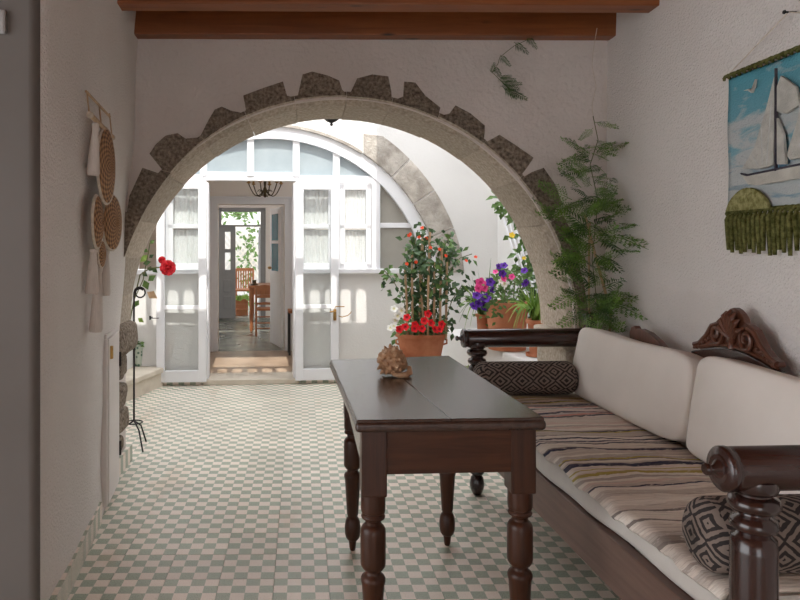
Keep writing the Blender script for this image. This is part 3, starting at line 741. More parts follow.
# three casements with lace behind the glass
def casement(sa, sb, idx, label):
    z0, z1 = SILL+.03, TR0-.005
    o = struct(fbuild(MB().box(sa, sb, .02, .05, z0, z0+.055), 'window_%d' % idx, 'white_paint', smooth=False, bevel=.004))
    for (a, b, c, d, nm) in ((sa, sa+.045, z0, z1, 'stile'), (sb-.045, sb, z0, z1, 'stile'), (sa, sb, z1-.05, z1, 'top_rail'),
                             (sa, sb, (z0+z1)/2-.018, (z0+z1)/2+.018, 'glazing_bar')):
        MB().box(a, b, .02, .05, c, d).build(nm, 'white_paint', o, smooth=False, bevel=.004)
    zm = (z0+z1)/2
    for (c, d) in ((z0+.05, zm-.015), (zm+.015, z1-.045)): MB().box(sa+.04, sb-.04, .032, .036, c, d).build('pane', 'glass', o, smooth=False)
    mb = MB(); nx = 40; vs = []; fc = []
    for tier, (c, d) in enumerate(((z0+.02, zm-.03), (zm+.005, z1-.05))):
        o0 = len(vs)
        for i in range(nx+1):
            t = i/nx; yy = .064+.008*math.sin(t*PI*13)+.004*math.sin(t*31)
            vs += [(sa+.03+(sb-sa-.06)*t, yy, c), (sa+.03+(sb-sa-.06)*t, yy*.3+.064*.7, d)]
        fc += [(o0+2*i, o0+2*i+2, o0+2*i+3, o0+2*i+1) for i in range(nx)]
    mb.add(vs, fc)
    cu = thing('lace_curtain', label, 'curtain', FO, FA, 'white lace half curtains of the courtyard windows')
    MB().add(vs, fc).build('panel', 'lace', cu, recalc=False)
    for d in (zm-.03, z1-.05): MB().tube([(sa+.02, .064, d), (sb-.02, .064, d)], .004, 8).build('curtain_rod', 'white_paint', cu)
    return o
casement(s1+.03, s2-.045, 2, 'white lace curtain in the window beside the grey arched panes')
casement(DR+.05, s1-.03, 3, 'white lace curtain in the window behind the brass handled door leaf')
casement(sl_+.04, DL-.05, 4, 'white lace curtain in the window behind the door leaf with the rose')
# door leaves folded back against the facade
def leaf(hx, sgn, wid, idx, swing, q):
    o = thing('door_%d' % idx, None, None, FP(hx, q), FA+swing); struct(o)
    H0, H1 = .035, DTOP-.015; w = wid*sgn
    def bx(a, b, c, d, nm, y0=-.04, y1=0.0, mat='white_paint', par=o, bv=.004):
        a, b = sorted((a*sgn, b*sgn)); return MB().box(a, b, y0, y1, c, d).build(nm, mat, par, smooth=False, bevel=bv)
    bx(0, .07, H0, H1, 'stile'); bx(wid-.07, wid, H0, H1, 'stile')
    bx(.068, wid-.068, H0, H0+.10, 'bottom_rail'); bx(.068, wid-.068, H1-.07, H1, 'top_rail')
    bx(.068, wid-.068, .665, .70, 'glazing_bar'); 
    for (c, d) in ((H0+.095, .67), (.695, H1-.065)): bx(.064, wid-.064, c, d, 'pane', -.022, -.018, 'glass', bv=0)
    return o, bx
L1, bx1 = leaf(DL-.012, -1, .432, 1, R_(-1.5), -.03)
bx1(.40, .43, .05, .075, 'hinge', -.05, -.04, 'rust')
L2, bx2 = leaf(DR+.012, 1, .385, 2, R_(1.0), -.03)
hp = bx2(.335, .362, .56, .66, 'lock_plate', -.046, -.04, 'brass', bv=.002)
MB().tube([(.35, -.043, .64), (.35, -.075, .645), (.30, -.08, .64)], .006, 8).build('lever_handle', 'brass', L2)
MB().tube([(.35, -.043, .665), (.35, -.07, .685), (.43, -.072, .685)], .004, 6).build('door_hook', 'brass', L2)
MB().tube([(.37, .02, .60), (.42, .0, .585), (.47, -.01, .60), (.50, .0, .625), (.505, .03, .63)], .004, 6).build('hook_stay', 'brass', L2)
# hook on the side wall that holds the left leaf
p = FP(fs(152), -.10, fz(316))
o = MB().tube([(-.0, .10, 0), (0, 0, 0)], .007, 8); o.tube([(0, 0, -.012), (0, 0, .022)], .008, 8); o.tube([(0, .02, 0), (.07, .02, 0)], .004, 6)
o = o.build('door_stay', 'iron', loc=tuple(p), rz=FA); tag(o, 'small iron door stay sticking out beside the opened door leaf', 'door stay')

# courtyard side walls, ledges and roof parapet that shades the facade
def slab(name, pts, z0, z1, mat, **k):
    mb = MB(); mb.prism([(p.x, p.y) for p in pts], z0, z1, 'xy'); return mb.build(name, mat, smooth=False, **k)
struct(slab('wall_courtyard_left', [C(-1.68, 3.88), C(-1.53, 6.1), C(-1.8, 6.1), C(-1.95, 3.88)], 0, 3.0, 'white_plaster'))
struct(slab('wall_courtyard_right', [C(1.90, 3.88), C(1.69, 6.35), C(1.95, 6.35), C(2.15, 3.88)], 0, 2.9, 'white_plaster'))
LZ = .50
ledge_r = slab('planter_ledge', [C(1.42, 3.92), C(1.13, 5.85), C(1.72, 6.0), C(1.895, 3.92)], 0, LZ, 'white_plaster', bevel=.012)
tag(ledge_r, 'white plastered ledge along the courtyard wall carrying terracotta pots', 'ledge')
ledge_l = slab('stone_ledge', [C(-1.56, 4.95), C(-1.40, 5.45), C(-1.275, 5.94), C(-1.55, 5.93), C(-1.60, 4.95)], 0, .125, 'ledge_stone')
tag(ledge_l, 'low tan stone bench in the courtyard below the painted pot', 'ledge')
MB().prism([tuple((C(*p)-Vector((0, 0, 0)))[:2]) for p in ((-1.575, 4.93), (-1.385, 5.44), (-1.255, 5.95), (-1.55, 5.94), (-1.60, 4.93))], .12, .165, 'xy').build('coping', 'ledge_stone', ledge_l, smooth=False, bevel=.008)

# roof terrace: parapet with round-headed slots on top of the arch wall
PQ = -2.10; lift = SUN_TAN*2.10
par = thing('roof_parapet', 'white roof parapet with round headed slots above the arch wall', 'parapet', FP(0, PQ), FA); par['kind'] = 'structure'
drift = -2.10*(SUN_SLOPE-math.tan(-FT))
zb, zt = .54+lift, .88+lift
pb = MB(); pb.box(-1.9, 2.0, -.012, .012, 3.0, zb); pb.build('wall', 'white_plaster', par, smooth=False)
pb = MB(); pb.box(-1.9, 2.0, -.014, .014, zt, .985+lift); pb.build('rail', 'white_plaster', par, smooth=False)
sp = fs(362.5)-fs(346.5); sp = .139; s0 = fs(346)+drift
bw = .047; hh = zt-zb; k_ = 6; r_ = (sp-bw)/2
prof = [(-bw/2, 0), (bw/2, 0)]
prof += [(bw/2, hh-r_)]+[(sp/2-r_*math.cos(PI/2*i/k_), hh-r_+r_*math.sin(PI/2*i/k_)) for i in range(1, k_)]+[(sp/2, hh), (-sp/2, hh)]
prof += [(-sp/2+r_*math.cos(PI/2*i/k_), hh-r_+r_*math.sin(PI/2*i/k_)) for i in range(k_-1, 0, -1)]+[(-bw/2, hh-r_)]
bal = MB(); bal.prism(prof, -.012, .012); balme = bal.mesh('baluster', M['white_plaster'], False)
for k in range(-13, 10):
    inst('baluster', balme, par, (s0+sp*(k+.5), 0, zb))
tw = fs(377)+drift
MB().box(fs(370)+drift, tw+.01, -.014, .014, zb, zt).build('end_pier', 'white_plaster', par, smooth=False)
mb = MB(); mb.box(tw, 3.2, -.5, .06, 3.0, 6.6); t_ = mb.build('stair_tower', 'white_plaster', par, smooth=False)

# ================================================================== HALL BEHIND THE DOORS
HQ = 1.62
hs0, hs1 = -1.5, 1.6
mb = MB(); mb.box(hs0, hs1, .3, HQ, -.1, STEP-.008); struct(fbuild(mb, 'floor_hall', 'hall_floor', smooth=False))
mb = MB(); mb.box(hs0-.1, hs0, .3, HQ, 0, 2.45); struct(fbuild(mb, 'wall_hall_left', 'hall_plaster', smooth=False))
mb = MB(); mb.box(hs1, hs1+.1, .3, HQ, 0, 2.45); struct(fbuild(mb, 'wall_hall_right', 'hall_plaster', smooth=False))
mb = MB(); mb.box(hs0, .55, .3, HQ, 2.4, 2.5); mb.box(1.3, hs1, .3, HQ, 2.4, 2.5); mb.box(.55, 1.3, .3, .6, 2.4, 2.5); mb.box(.55, 1.3, 1.3, HQ, 2.4, 2.5); struct(fbuild(mb, 'ceiling_hall', 'hall_plaster', smooth=False))  # unseen hole added in this ceiling to brighten the hall
iL, iR, iT = fs(218, HQ), fs(284.5, HQ), fz(204.5, HQ)
mb = MB(); mb.box(hs0, iL, HQ, HQ+.16, 0, 2.45); mb.box(iR, hs1, HQ, HQ+.16, 0, 2.45); mb.box(iL, iR, HQ, HQ+.16, iT, 2.45)
struct(fbuild(mb, 'wall_hall_back', 'hall_plaster', smooth=False))
tr = MB(); tw_ = .085
for (a, b, c, d) in ((iL-tw_, iL, STEP-.008, iT+tw_), (iR, iR+tw_, STEP-.008, iT+tw_), (iL, iR, iT, iT+tw_)): tr.box(a, b, HQ-.025, HQ-.001, c, d)
for (a, b, c, d) in ((iL-tw_, iL-tw_+.02, STEP-.008, iT+tw_), (iR+tw_-.02, iR+tw_, STEP-.008, iT+tw_), (iL-tw_, iR+tw_, iT+tw_-.02, iT+tw_)): tr.box(a, b, HQ-.04, HQ-.001, c, d)
struct(fbuild(tr, 'trim_2', 'white_paint', smooth=False, bevel=.003))
# inner room
RQ = 5.0; r0, r1 = -2.2, 1.7
mb = MB(); mb.box(r0, r1, HQ, RQ+2.4, -.1, STEP-.010); struct(fbuild(mb, 'floor_inner', 'inner_floor', smooth=False))
mb = MB(); mb.box(r0, r1, RQ-.46, RQ, 0, STEP-.006); struct(fbuild(mb, 'floor_border', 'border', smooth=False))
irs = fs(267, RQ)+.02
mb = MB(); mb.box(r0-.1, r0, HQ+.16, RQ, 0, 2.7); struct(fbuild(mb, 'wall_inner_left', 'hall_plaster', smooth=False))
mb = MB(); mb.box(r1, r1+.1, HQ+.16, RQ, 0, 2.7); struct(fbuild(mb, 'wall_inner_right', 'hall_plaster', smooth=False))
# ceiling over the inner room, unseen hole added to let light in
mb = MB(); mb.box(r0, r1, HQ+.16, 2.3, 2.6, 2.7); mb.box(r0, r1, 3.3, RQ+1.5, 2.6, 2.7); mb.box(r0, .5, 2.3, 3.3, 2.6, 2.7); mb.box(1.3, r1, 2.3, 3.3, 2.6, 2.7)  # runs on past the far wall as an added overhang that shades the yard
struct(fbuild(mb, 'ceiling_inner', 'hall_plaster', smooth=False))
# far door with transom light
fL, fR = fs(217, RQ), fs(265.5, RQ); fT = fz(208, RQ); tB, tT = fz(225, RQ), fz(212, RQ)
oL, oR = fs(235.5, RQ), fs(262, RQ)
mb = MB(); mb.box(r0, fL, RQ, RQ+.15, 0, 2.7); mb.box(fR, r1, RQ, RQ+.15, 0, 2.7); mb.box(fL, fR, RQ, RQ+.15, fT, 2.7)
struct(fbuild(mb, 'wall_inner_back', 'hall_plaster', smooth=False))
FZ0 = STEP-.006
d3 = struct(fbuild(MB().box(fL, fR, RQ-.02, RQ+.05, tB-.03, tB), 'door_3', 'grey_paint', smooth=False, bevel=.004))
for (a, b, c, d, nm) in ((fL, fs(221.5, RQ), tB, fT, 'frame'), (fs(260.5, RQ), fR, FZ0, fT, 'frame'), (fL, fR, tT, fT, 'frame')):
    MB().box(a, b, RQ-.02, RQ+.05, c, d).build(nm, 'grey_paint', d3, smooth=False, bevel=.004)
MB().box(fs(221, RQ), fs(261, RQ), RQ+.02, RQ+.026, tB, tT).build('transom_pane', 'glass', d3, smooth=False)
pz = [(fz(249, RQ), fz(232, RQ)), (fz(269.5, RQ), fz(252.5, RQ))]; pl, pr = fs(225, RQ), fs(230.5, RQ)
mb = MB(); mb.box(fL, pl, RQ-.01, RQ+.03, FZ0, tB-.03); mb.box(pr, oL, RQ-.01, RQ+.03, FZ0, tB-.03)
mb.box(pl, pr, RQ-.01, RQ+.03, FZ0, pz[1][0]); mb.box(pl, pr, RQ-.01, RQ+.03, pz[1][1], pz[0][0]); mb.box(pl, pr, RQ-.01, RQ+.03, pz[0][1], tB-.03)
mb.build('leaf', 'grey_paint', d3, smooth=False)
for (c, d) in pz: MB().box(pl, pr, RQ+.01, RQ+.014, c, d).build('pane', 'glass', d3, smooth=False)
for (c, d) in ((FZ0+.15, FZ0+.36), (FZ0+.42, FZ0+.62)): MB().box(pl-.02, pr+.02, RQ-.022, RQ-.01, c, d).build('panel', 'grey_paint', d3, smooth=False, bevel=.006)
# white leaf swung outward seen edge on
mb = MB(); mb.box(oR-.055, oR-.015, RQ+.05, RQ+.75, FZ0, tB-.04); mb.build('open_leaf', 'white_paint', d3, smooth=False)
for (c, d) in pz: MB().box(oR-.058, oR-.012, RQ+.25, RQ+.55, c, d).build('pane', 'glass_blue', d3, smooth=False)
# yard beyond: lattice wall and creeper
mb = MB(); mb.box(r0-1, r1+1, RQ+2.4, RQ+2.55, -.1, 3.2); struct(fbuild(mb, 'wall_yard', 'white_plaster', smooth=False))
lat = thing('garden_trellis', 'pale diagonal trellis on the wall beyond the far door', 'trellis', FP(0, RQ+2.37), FA)
ta, tb = fs(230, RQ+2.35), fs(266, RQ+2.35)
sm = MB(); sm.box(-.011, .011, -.008, .0, -.75, .75); sme = sm.mesh('slat', M['hall_plaster'], False)
for k in range(7):
    for sg in (-1, 1):
        o = inst('slat', sme, lat, (ta+(tb-ta)*(k+.5)/7, -.009*(sg > 0), 1.05), (0, sg*R_(40), 0))
def vine(name, label, root, pts, nleaf, mat, lsize, spread, stem_r=.006, seed=1, depth=.05, cat='vine', group=None):
    rnd = random.Random(seed)
    t = thing(name, label, cat, root, 0.0, group)
    P = [p-root for p in pts]
    MB().tube(P, stem_r, 5).build('stem', 'stem', t)
    mb = MB()
    for i in range(nleaf):
        k = rnd.uniform(0, len(P)-1.001); a = P[int(k)].lerp(P[int(k)+1], k % 1)
        q = a+Vector((rnd.gauss(0, spread), rnd.gauss(0, depth), rnd.gauss(0, spread)))
        d = Vector((rnd.uniform(-1, 1), rnd.uniform(-.8, .1), rnd.uniform(-1, .5)))
        mb.leaf(q, d, Vector((rnd.uniform(-.5, .5), -1, rnd.uniform(0, .8))), lsize*rnd.uniform(.7, 1.3), lsize*rnd.uniform(.45, .7))
    f = mb.build('foliage', mat, t, smooth=False, recalc=False); f['kind'] = 'stuff'
    return t
Dv = 6.02+RQ+2.05
vine('creeper', 'green creeper spread over the pale trellis beyond the far door', W(246, 300, Dv), [W(x, y, Dv) for x, y in ((246, 300), (240, 275), (252, 266), (244, 255), (254, 245), (248, 235), (256, 226))], 110, 'leaf_mid', .10, .13, seed=3)
vine('creeper', 'trailing greenery along the top of the yard wall seen through the transom', W(240, 214, Dv), [W(x, y, Dv) for x, y in ((222, 213), (232, 215), (243, 214), (252, 213))], 60, 'leaf_mid', .12, .08, seed=4)
# yard bench and planter trough
b0 = FP(fs(244.5, RQ+.9), RQ+.9)
bench = thing('garden_chair', 'slatted orange wood garden chair in the yard past the far door', 'chair', b0, FA)
bwid = .30
for sgn in (-1, 1):
    MB().box(sgn*bwid/2-.018, sgn*bwid/2+.018, -.18, -.145, -.005, .42).build('leg', 'chair_wood', bench, smooth=False); MB().box(sgn*bwid/2-.018, sgn*bwid/2+.018, .145, .18, -.005, .80).build('leg', 'chair_wood', bench, smooth=False)
MB().box(-bwid/2, bwid/2, -.19, .19, .42, .45).build('seat', 'chair_wood', bench, smooth=False)
MB().box(-bwid/2, bwid/2, .15, .18, .76, .81).build('top_rail', 'chair_wood', bench, smooth=False)
for k in range(6): MB().box(-bwid/2+.03+k*.043, -bwid/2+.055+k*.043, .155, .175, .45, .77).build('slat', 'chair_wood', bench, smooth=False)
p0 = FP(fs(242, RQ+.45), RQ+.45)
tro = thing('planter_trough', 'stepped wooden planter with low green plant on the far doorstep', 'planter', p0, FA)
for k in range(3): MB().box(-.10, .10, -.05+k*.05, .0+k*.05, STEP-.05, STEP+.10+.08*k).build('board', 'chair_wood', tro, smooth=False, bevel=.004)
mb = MB(); rn = random.Random(8)
for i in range(60): mb.leaf(Vector((rn.uniform(-.09, .09), rn.uniform(.0, .10), .27+rn.uniform(0, .08))), Vector((rn.uniform(-1, 1), rn.uniform(-1, .2), rn.uniform(0, 1))), Vector((0, -1, .5)), .06, .035)
mb.build('foliage', 'leaf_light', tro, smooth=False, recalc=False)['kind'] = 'stuff'
# inner doorway leaf with blue panes, opened into the inner room
h0 = FP(iR-.004, HQ+.10)
hw = .50
d4 = thing('door_4', None, None, h0, FA+R_(103)); struct(d4)
MB().box(0, hw, .0, .035, .05, iT-.02).build('leaf', 'white_paint', d4, smooth=False, bevel=.004)
for (c, d) in ((fz(271, HQ+.3), fz(243.5, HQ+.3)), (fz(240.5, HQ+.3), fz(214, HQ+.3))):
    pn = MB().box(.12, hw-.10, -.006, .041, c, d).build('pane', 'glass_blue', d4, smooth=False)
MB().lathe([(.004, 0), (.016, .01), (.018, .03), (.008, .045)], 10, axT((.44, 0, .95), (0, 1, 0)) @ Matrix.Translation((0, 0, .033))).build('knob', 'brass', d4)
# wooden table and chair in the inner room
def rpt(x, y): return G(x, y, STEP-.01)
tb0 = rpt(256, 331)
tbl = thing('dining_table', 'orange wood table with turned legs in the room past the doors', 'table', tb0, FA)
MB().box(-.10, .34, -.05, .62, .60, .63).build('tabletop', 'chair_wood', tbl, smooth=False, bevel=.004)
MB().box(-.06, .30, -.01, .58, .50, .60).build('apron', 'chair_wood', tbl, smooth=False)
for (a, b) in ((-.065, 0), (.30, 0), (-.065, .57), (.30, .57)):
    MB().lathe([(.015, 0), (.026, .05), (.020, .10), (.028, .2), (.022, .34), (.030, .38), (.030, .60)], 12, Matrix.Translation((a, b, 0))).build('leg', 'chair_wood', tbl)
mb = MB(); mb.lathe([(.05, 0), (.055, .01), (.03, .02), (.028, .06), (.035, .07)], 14)
o = mb.build('dish', 'bronze', loc=tuple(tb0+Vector((-.03, .1, .63)))); tag(o, 'dark small dish standing on the far orange wood table', 'dish')
c0 = rpt(265, 336)
ch = thing('dining_chair', 'ladder back wooden chair pushed up to the far orange wood table', 'chair', c0, FA)
cw = .23
for sgn in (-1, 1):
    MB().tube([(sgn*cw/2, 0, 0), (sgn*cw/2, -.01, .33), (sgn*cw/2, -.05, .66)], .014, 8).build('leg', 'chair_wood', ch)
    MB().tube([(sgn*cw/2, .25, 0), (sgn*cw/2, .25, .33)], .014, 8).build('leg', 'chair_wood', ch)
MB().box(-cw/2-.01, cw/2+.01, -.015, .27, .33, .355).build('seat', 'chair_wood', ch, smooth=False, bevel=.005)
for z, hgt in ((.41, .035), (.50, .045), (.60, .075)):
    yy = -.01-.04*(z-.33)/.33
    MB().prism([(-cw/2, z), (cw/2, z), (cw/2, z+hgt*.7), (0, z+hgt), (-cw/2, z+hgt*.7)], yy-.01, yy+.008).build('slat', 'chair_wood', ch, smooth=False)
for z in (.10, .17, .25): MB().tube([(-cw/2, 0, z), (cw/2, 0, z)], .009, 6).build('stretcher', 'chair_wood', ch)
for sgn in (-1, 1): MB().tube([(sgn*cw/2, 0, .14), (sgn*cw/2, .25, .14)], .009, 6).build('stretcher', 'chair_wood', ch)
# side console in the hall
q0 = FP(fs(290, HQ-.25)+.06, HQ-.25)
con = thing('console_table', 'small console with wooden top and black iron legs beside inner doorway', 'table', q0, FA)
MB().box(-.08, .25, -.10, .12, .49, .52).build('tabletop', 'chair_wood', con, smooth=False, bevel=.003)
for (a, b) in ((-.07, -.09), (.23, -.09), (-.07, .10), (.23, .10)): MB().box(a-.011, a+.011, b-.011, b+.011, STEP-.008, .49).build('leg', 'iron', con, smooth=False)
# chandelier
cp = W(265, 181, 6.95)
cz = cp.z-.20
chn = thing('chandelier', 'dark bronze chandelier with curled arms hanging in the hall', 'chandelier', (cp.x, cp.y, 0))
MB().lathe([(.004, cz+.03), (.018, cz+.045), (.012, cz+.07), (.026, cz+.10), (.010, cz+.14), (.016, cz+.2), (.006, cz+.24), (.006, 2.39), (.05, 2.398)], 12).build('stem', 'bronze', chn)
for k in range(6):
    a = 2*PI*k/6+.3; ca, sa = math.cos(a), math.sin(a); pth = []
    for i in range(13):
        t = i/12; r = .015+.155*t; z = cz+.10-.075*math.sin(t*PI*.9)+.09*t*t
        pth.append((r*ca, r*sa, z))
    ar = MB().tube(pth, .0055, 6).build('arm', 'bronze', chn)
    e = pth[-1]
    MB().lathe([(.006, 0), (.024, .012), (.012, .02), (.012, .055), (.017, .06), (.015, .075)], 10, Matrix.Translation(e)).build('candle_cup', 'brass', ar)
    sp_ = [(pth[3][0]+.022*math.cos(u)*ca, pth[3][1]+.022*math.cos(u)*sa, pth[3][2]+.03+.022*math.sin(u)) for u in [x*.6 for x in range(9)]]
    MB().tube(sp_, .004, 5).build('scroll', 'bronze', ar)

# ================================================================== FURNITURE
# --- table
tq = [C(.123, 1.84), C(.652, 1.868), C(.60, 2.93), C(.08, 2.82)]
TCN = sum(tq, Vector())/4; TZ = .756
tbl = thing('wooden_table', 'old dark wooden table with turned legs holding the spiky shell', 'table', TCN)
q = [p-TCN for p in tq]
mF = q[0].lerp(q[1], .50); mB_ = q[3].lerp(q[2], .40)
MB().prism([(p.x, p.y) for p in (q[0], q[1], q[2], q[3])], TZ-.034, TZ-.006, 'xy').build('tabletop', 'table_y', tbl, smooth=False, bevel=.011, segs=4)
def board(pts):
    MB().prism([(p.x, p.y) for p in pts], TZ-.012, TZ, 'xy').build('tabletop_board', 'table_y', tbl, smooth=False, bevel=.0035, segs=2)
cq = sum(q, Vector())/4; qi = [p.lerp(cq, .016) for p in q]
mF = qi[0].lerp(qi[1], .50); mB_ = qi[3].lerp(qi[2], .40)
board([qi[0], mF, mB_, qi[3]]); board([mF, qi[1], qi[2], mB_])
def ins(fa, fb_):                                    # inset position, fractions across/along
    return q[0].lerp(q[1], fa).lerp(q[3].lerp(q[2], fa), fb_)
legpos = [ins(.105, .055), ins(.895, .055), C(.563, 2.79)-TCN, C(.172, 2.745)-TCN]
bl = .035
legprof = [(.010, 0), (.013, .010), (.016, .040), (.021, .043), (.027, .052), (.031, .068), (.032, .095), (.029, .118), (.024, .130), (.020, .134), (.020, .140), (.023, .146), (.0315, .285), (.0345, .296), (.0345, .304), (.031, .311), (.024, .316), (.022, .320), (.022, .326),
           (.028, .330), (.0345, .340), (.0355, .348), (.0355, .432), (.0345, .442), (.030, .450), (.023, .456), (.022, .462), (.024, .468), (.032, .472), (.034, .477), (.032, .482), (.030, .484), (.030, .487), (.0335, .490), (.0345, .50), (.0345, .545)]
for p in legpos:
    lg = MB().lathe(legprof, 20, Matrix.Translation(p)).build('leg', 'table_z', tbl, angle=32)
    MB().box(p.x-bl, p.x+bl, p.y-bl, p.y+bl, .54, TZ-.033).build('leg_block', 'table_z', lg, smooth=False, bevel=.004)
def apron(a, b, mat):
    d = (b-a).normalized(); n = Vector((-d.y, d.x, 0))*.011
    a2 = a+d*bl*.9; b2 = b-d*bl*.9
    MB().prism([(v.x, v.y) for v in (a2-n, b2-n, b2+n, a2+n)], .60, TZ-.033, 'xy').build('apron', mat, tbl, smooth=False, bevel=.003)
o_ = [legpos[0]+Vector((0, -.018, 0)), legpos[1]+Vector((0, -.018, 0))]; apron(*o_, 'table_x')
apron(legpos[1]+Vector((.018, 0, 0)), legpos[2]+Vector((.018, 0, 0)), 'table_y'); apron(legpos[3], legpos[2], 'table_x'); apron(legpos[0]-Vector((.018, 0, 0)), legpos[3]-Vector((.018, 0, 0)), 'table_y')

# --- shell
def shell():
    p = G(394, 378, TZ); t = thing('sea_shell', 'large brown spiky horned sea shell lying on the dark table', 'shell', p+Vector((0, .045, 0)), 0.0)
    ax = Vector((-.80, -.38, .34)).normalized(); T = axT((.0, 0, .052), ax)
    prof = [(.006, -.066), (.014, -.060), (.028, -.045), (.040, -.025), (.048, -.004), (.050, .010), (.045, .024), (.036, .031), (.033, .036), (.026, .042), (.018, .049), (.011, .057), (.002, .064)]
    n = 40; vs = []; fs_ = []
    for i, (r, z) in enumerate(prof):
        for k in range(n):
            a = 2*PI*k/n; kn = 1+.05*math.cos(11*a)*(1 if -.02 < z < .03 else .3)+.10*max(0, math.cos(a-2.4))*(z < .01)
            vs.append((r*kn*math.cos(a), r*kn*math.sin(a), z))
    for i in range(len(prof)-1):
        for k in range(n): k2 = (k+1) % n; fs_.append((i*n+k, i*n+k2, (i+1)*n+k2, (i+1)*n+k))
    fs_ += [tuple(range(n-1, -1, -1)), tuple((len(prof)-1)*n+k for k in range(n))]
    MB().add(vs, fs_, T).build('body', 'shell', t, angle=75)
    sm = MB(); rn = random.Random(3)
    for (z, r, cnt_, l_, off) in ((.022, .045, 11, .015, 0), (.004, .048, 11, .012, .25), (-.016, .043, 10, .009, .1), (.036, .031, 9, .009, .2), (.050, .017, 7, .006, 0)):
        for k in range(cnt_):
            a = 2*PI*k/cnt_+off; d = Vector((math.cos(a), math.sin(a), .35 if z > 0 else 0)).normalized()
            c = T @ Vector((r*math.cos(a), r*math.sin(a), z)); d2 = T.to_3x3() @ d
            if c.z+d2.z*l_ < .004: continue
            sm.lathe([(.0085, -.008), (.006, l_*.45), (.0018, l_)], 8, axT(c, d2))
    sm.build('spines', 'shell', t, angle=70)
    MB().tube([(.062, .0, .030), (.060, -.020, .014), (.045, -.036, .008), (.020, -.040, .008), (-.005, -.038, .012)], [.008, .011, .012, .010, .006], 10).build('lip', 'shell', t)
shell()

# --- sofa
sofa = thing('wooden_sofa', 'long dark mahogany sofa with roll armrests and carved backrest', 'sofa', SF_O, SF_A)
SLN = 1.95; SBK = .575
def spart(mb, name, mat='mahog_z', parent=sofa, **k): return mb.build(name, mat, parent, **k)
post = [(.018, 0), (.026, .012), (.034, .035), (.036, .055), (.030, .085), (.022, .095), (.034, .105), (.034, .115), (.026, .125), (.030, .16), (.036, .23), (.043, .25), (.044, .26), (.044, .60), (.042, .628), (.034, .634), (.030, .640),
        (.042, .646), (.046, .656), (.042, .668), (.030, .674), (.029, .680), (.044, .686), (.050, .698), (.046, .711), (.032, .716), (.032, .720), (.042, .724), (.046, .735), (.044, .75)]
for v_ in (0, SLN):
    spart(MB().lathe(post, 24, Matrix.Translation((0, v_, 0))), 'post', angle=55)
    mb = MB(); mb.box(SBK-.03, SBK+.02, v_-.028, v_+.028, 0, .86)
    bp = spart(mb, 'back_post', smooth=False, bevel=.004)
    spart(MB().prism([(SBK-.036, .86), (SBK+.026, .86), (SBK+.018, .885), (SBK-.005, .90), (SBK-.028, .885)], v_-.034, v_+.034), 'finial', 'mahog_z', bp, smooth=False, bevel=.004)
    rl = [(.036, -.094), (.044, -.092), (.047, -.086), (.044, -.078), (.046, -.072), (.046, .60-.06)]
    T = axT((0, v_, .770), (1, 0, 0))
    arm = spart(MB().lathe([(.042, -.074), (.0465, -.069), (.0465, -.058), (.043, -.055), (.043, -.048), (.045, -.044), (.046, SBK-.03)], 28, T), 'arm_roll', 'mahog_x', angle=50)
    spart(MB().lathe([(.029, -.077), (.031, -.074), (.032, -.072)], 24, T), 'end_disc', 'mahog_x', arm)
    spart(MB().lathe([(.010, -.106), (.0125, -.103), (.0125, -.096), (.007, -.092), (.009, -.087), (.018, -.080), (.020, -.074)], 16, T), 'knob', 'mahog_x', arm)
# rails
spart(MB().box(-.047, -.012, .03, SLN-.03, .26, .406), 'front_rail', 'mahog_y', smooth=False, bevel=.004)
spart(MB().box(SBK-.01, SBK+.012, .03, SLN-.03, .26, .42), 'back_rail', 'mahog_y', smooth=False)
for v_ in (0, SLN): spart(MB().box(.02, SBK-.02, v_-.018, v_+.018, .27, .40), 'side_rail', 'mahog_x', smooth=False)
for k in range(9):
    y_ = .14+k*(SLN-.28)/8; spart(MB().box(-.02, SBK, y_-.04, y_+.04, .372, .392), 'seat_slat', 'mahog_x', smooth=False)
spart(MB().box(SBK-.004, SBK+.014, .028, SLN-.028, .55, .80), 'back_board', 'mahog_y', smooth=False, bevel=.003)
# top rail with raised side wings and central pediment base
def wing(vc, sgn):
    pts = [(vc-sgn*.17, .79), (vc+sgn*.13, .79), (vc+sgn*.13, .845), (vc+sgn*.115, .872), (vc+sgn*.09, .88), (vc+sgn*.075, .868), (vc+sgn*.04, .872), (vc-sgn*.02, .865), (vc-sgn*.09, .84), (vc-sgn*.15, .808)]
    spart(MB().prism(pts, SBK-.012, SBK+.016, 'yz'), 'back_wing', 'carved', smooth=False, bevel=.004)
wing(SLN/2+.455, 1); wing(SLN/2-.625, -1)
vc = .885
pts = [(vc-.225, .79)]+[(vc-.225+.45*i/16, .835+.04*math.sin(PI*i/16)) for i in range(17)]+[(vc+.225, .79)]
spart(MB().prism(pts, SBK-.014, SBK+.016, 'yz'), 'pediment_base', 'mahog_z', smooth=False, bevel=.003)
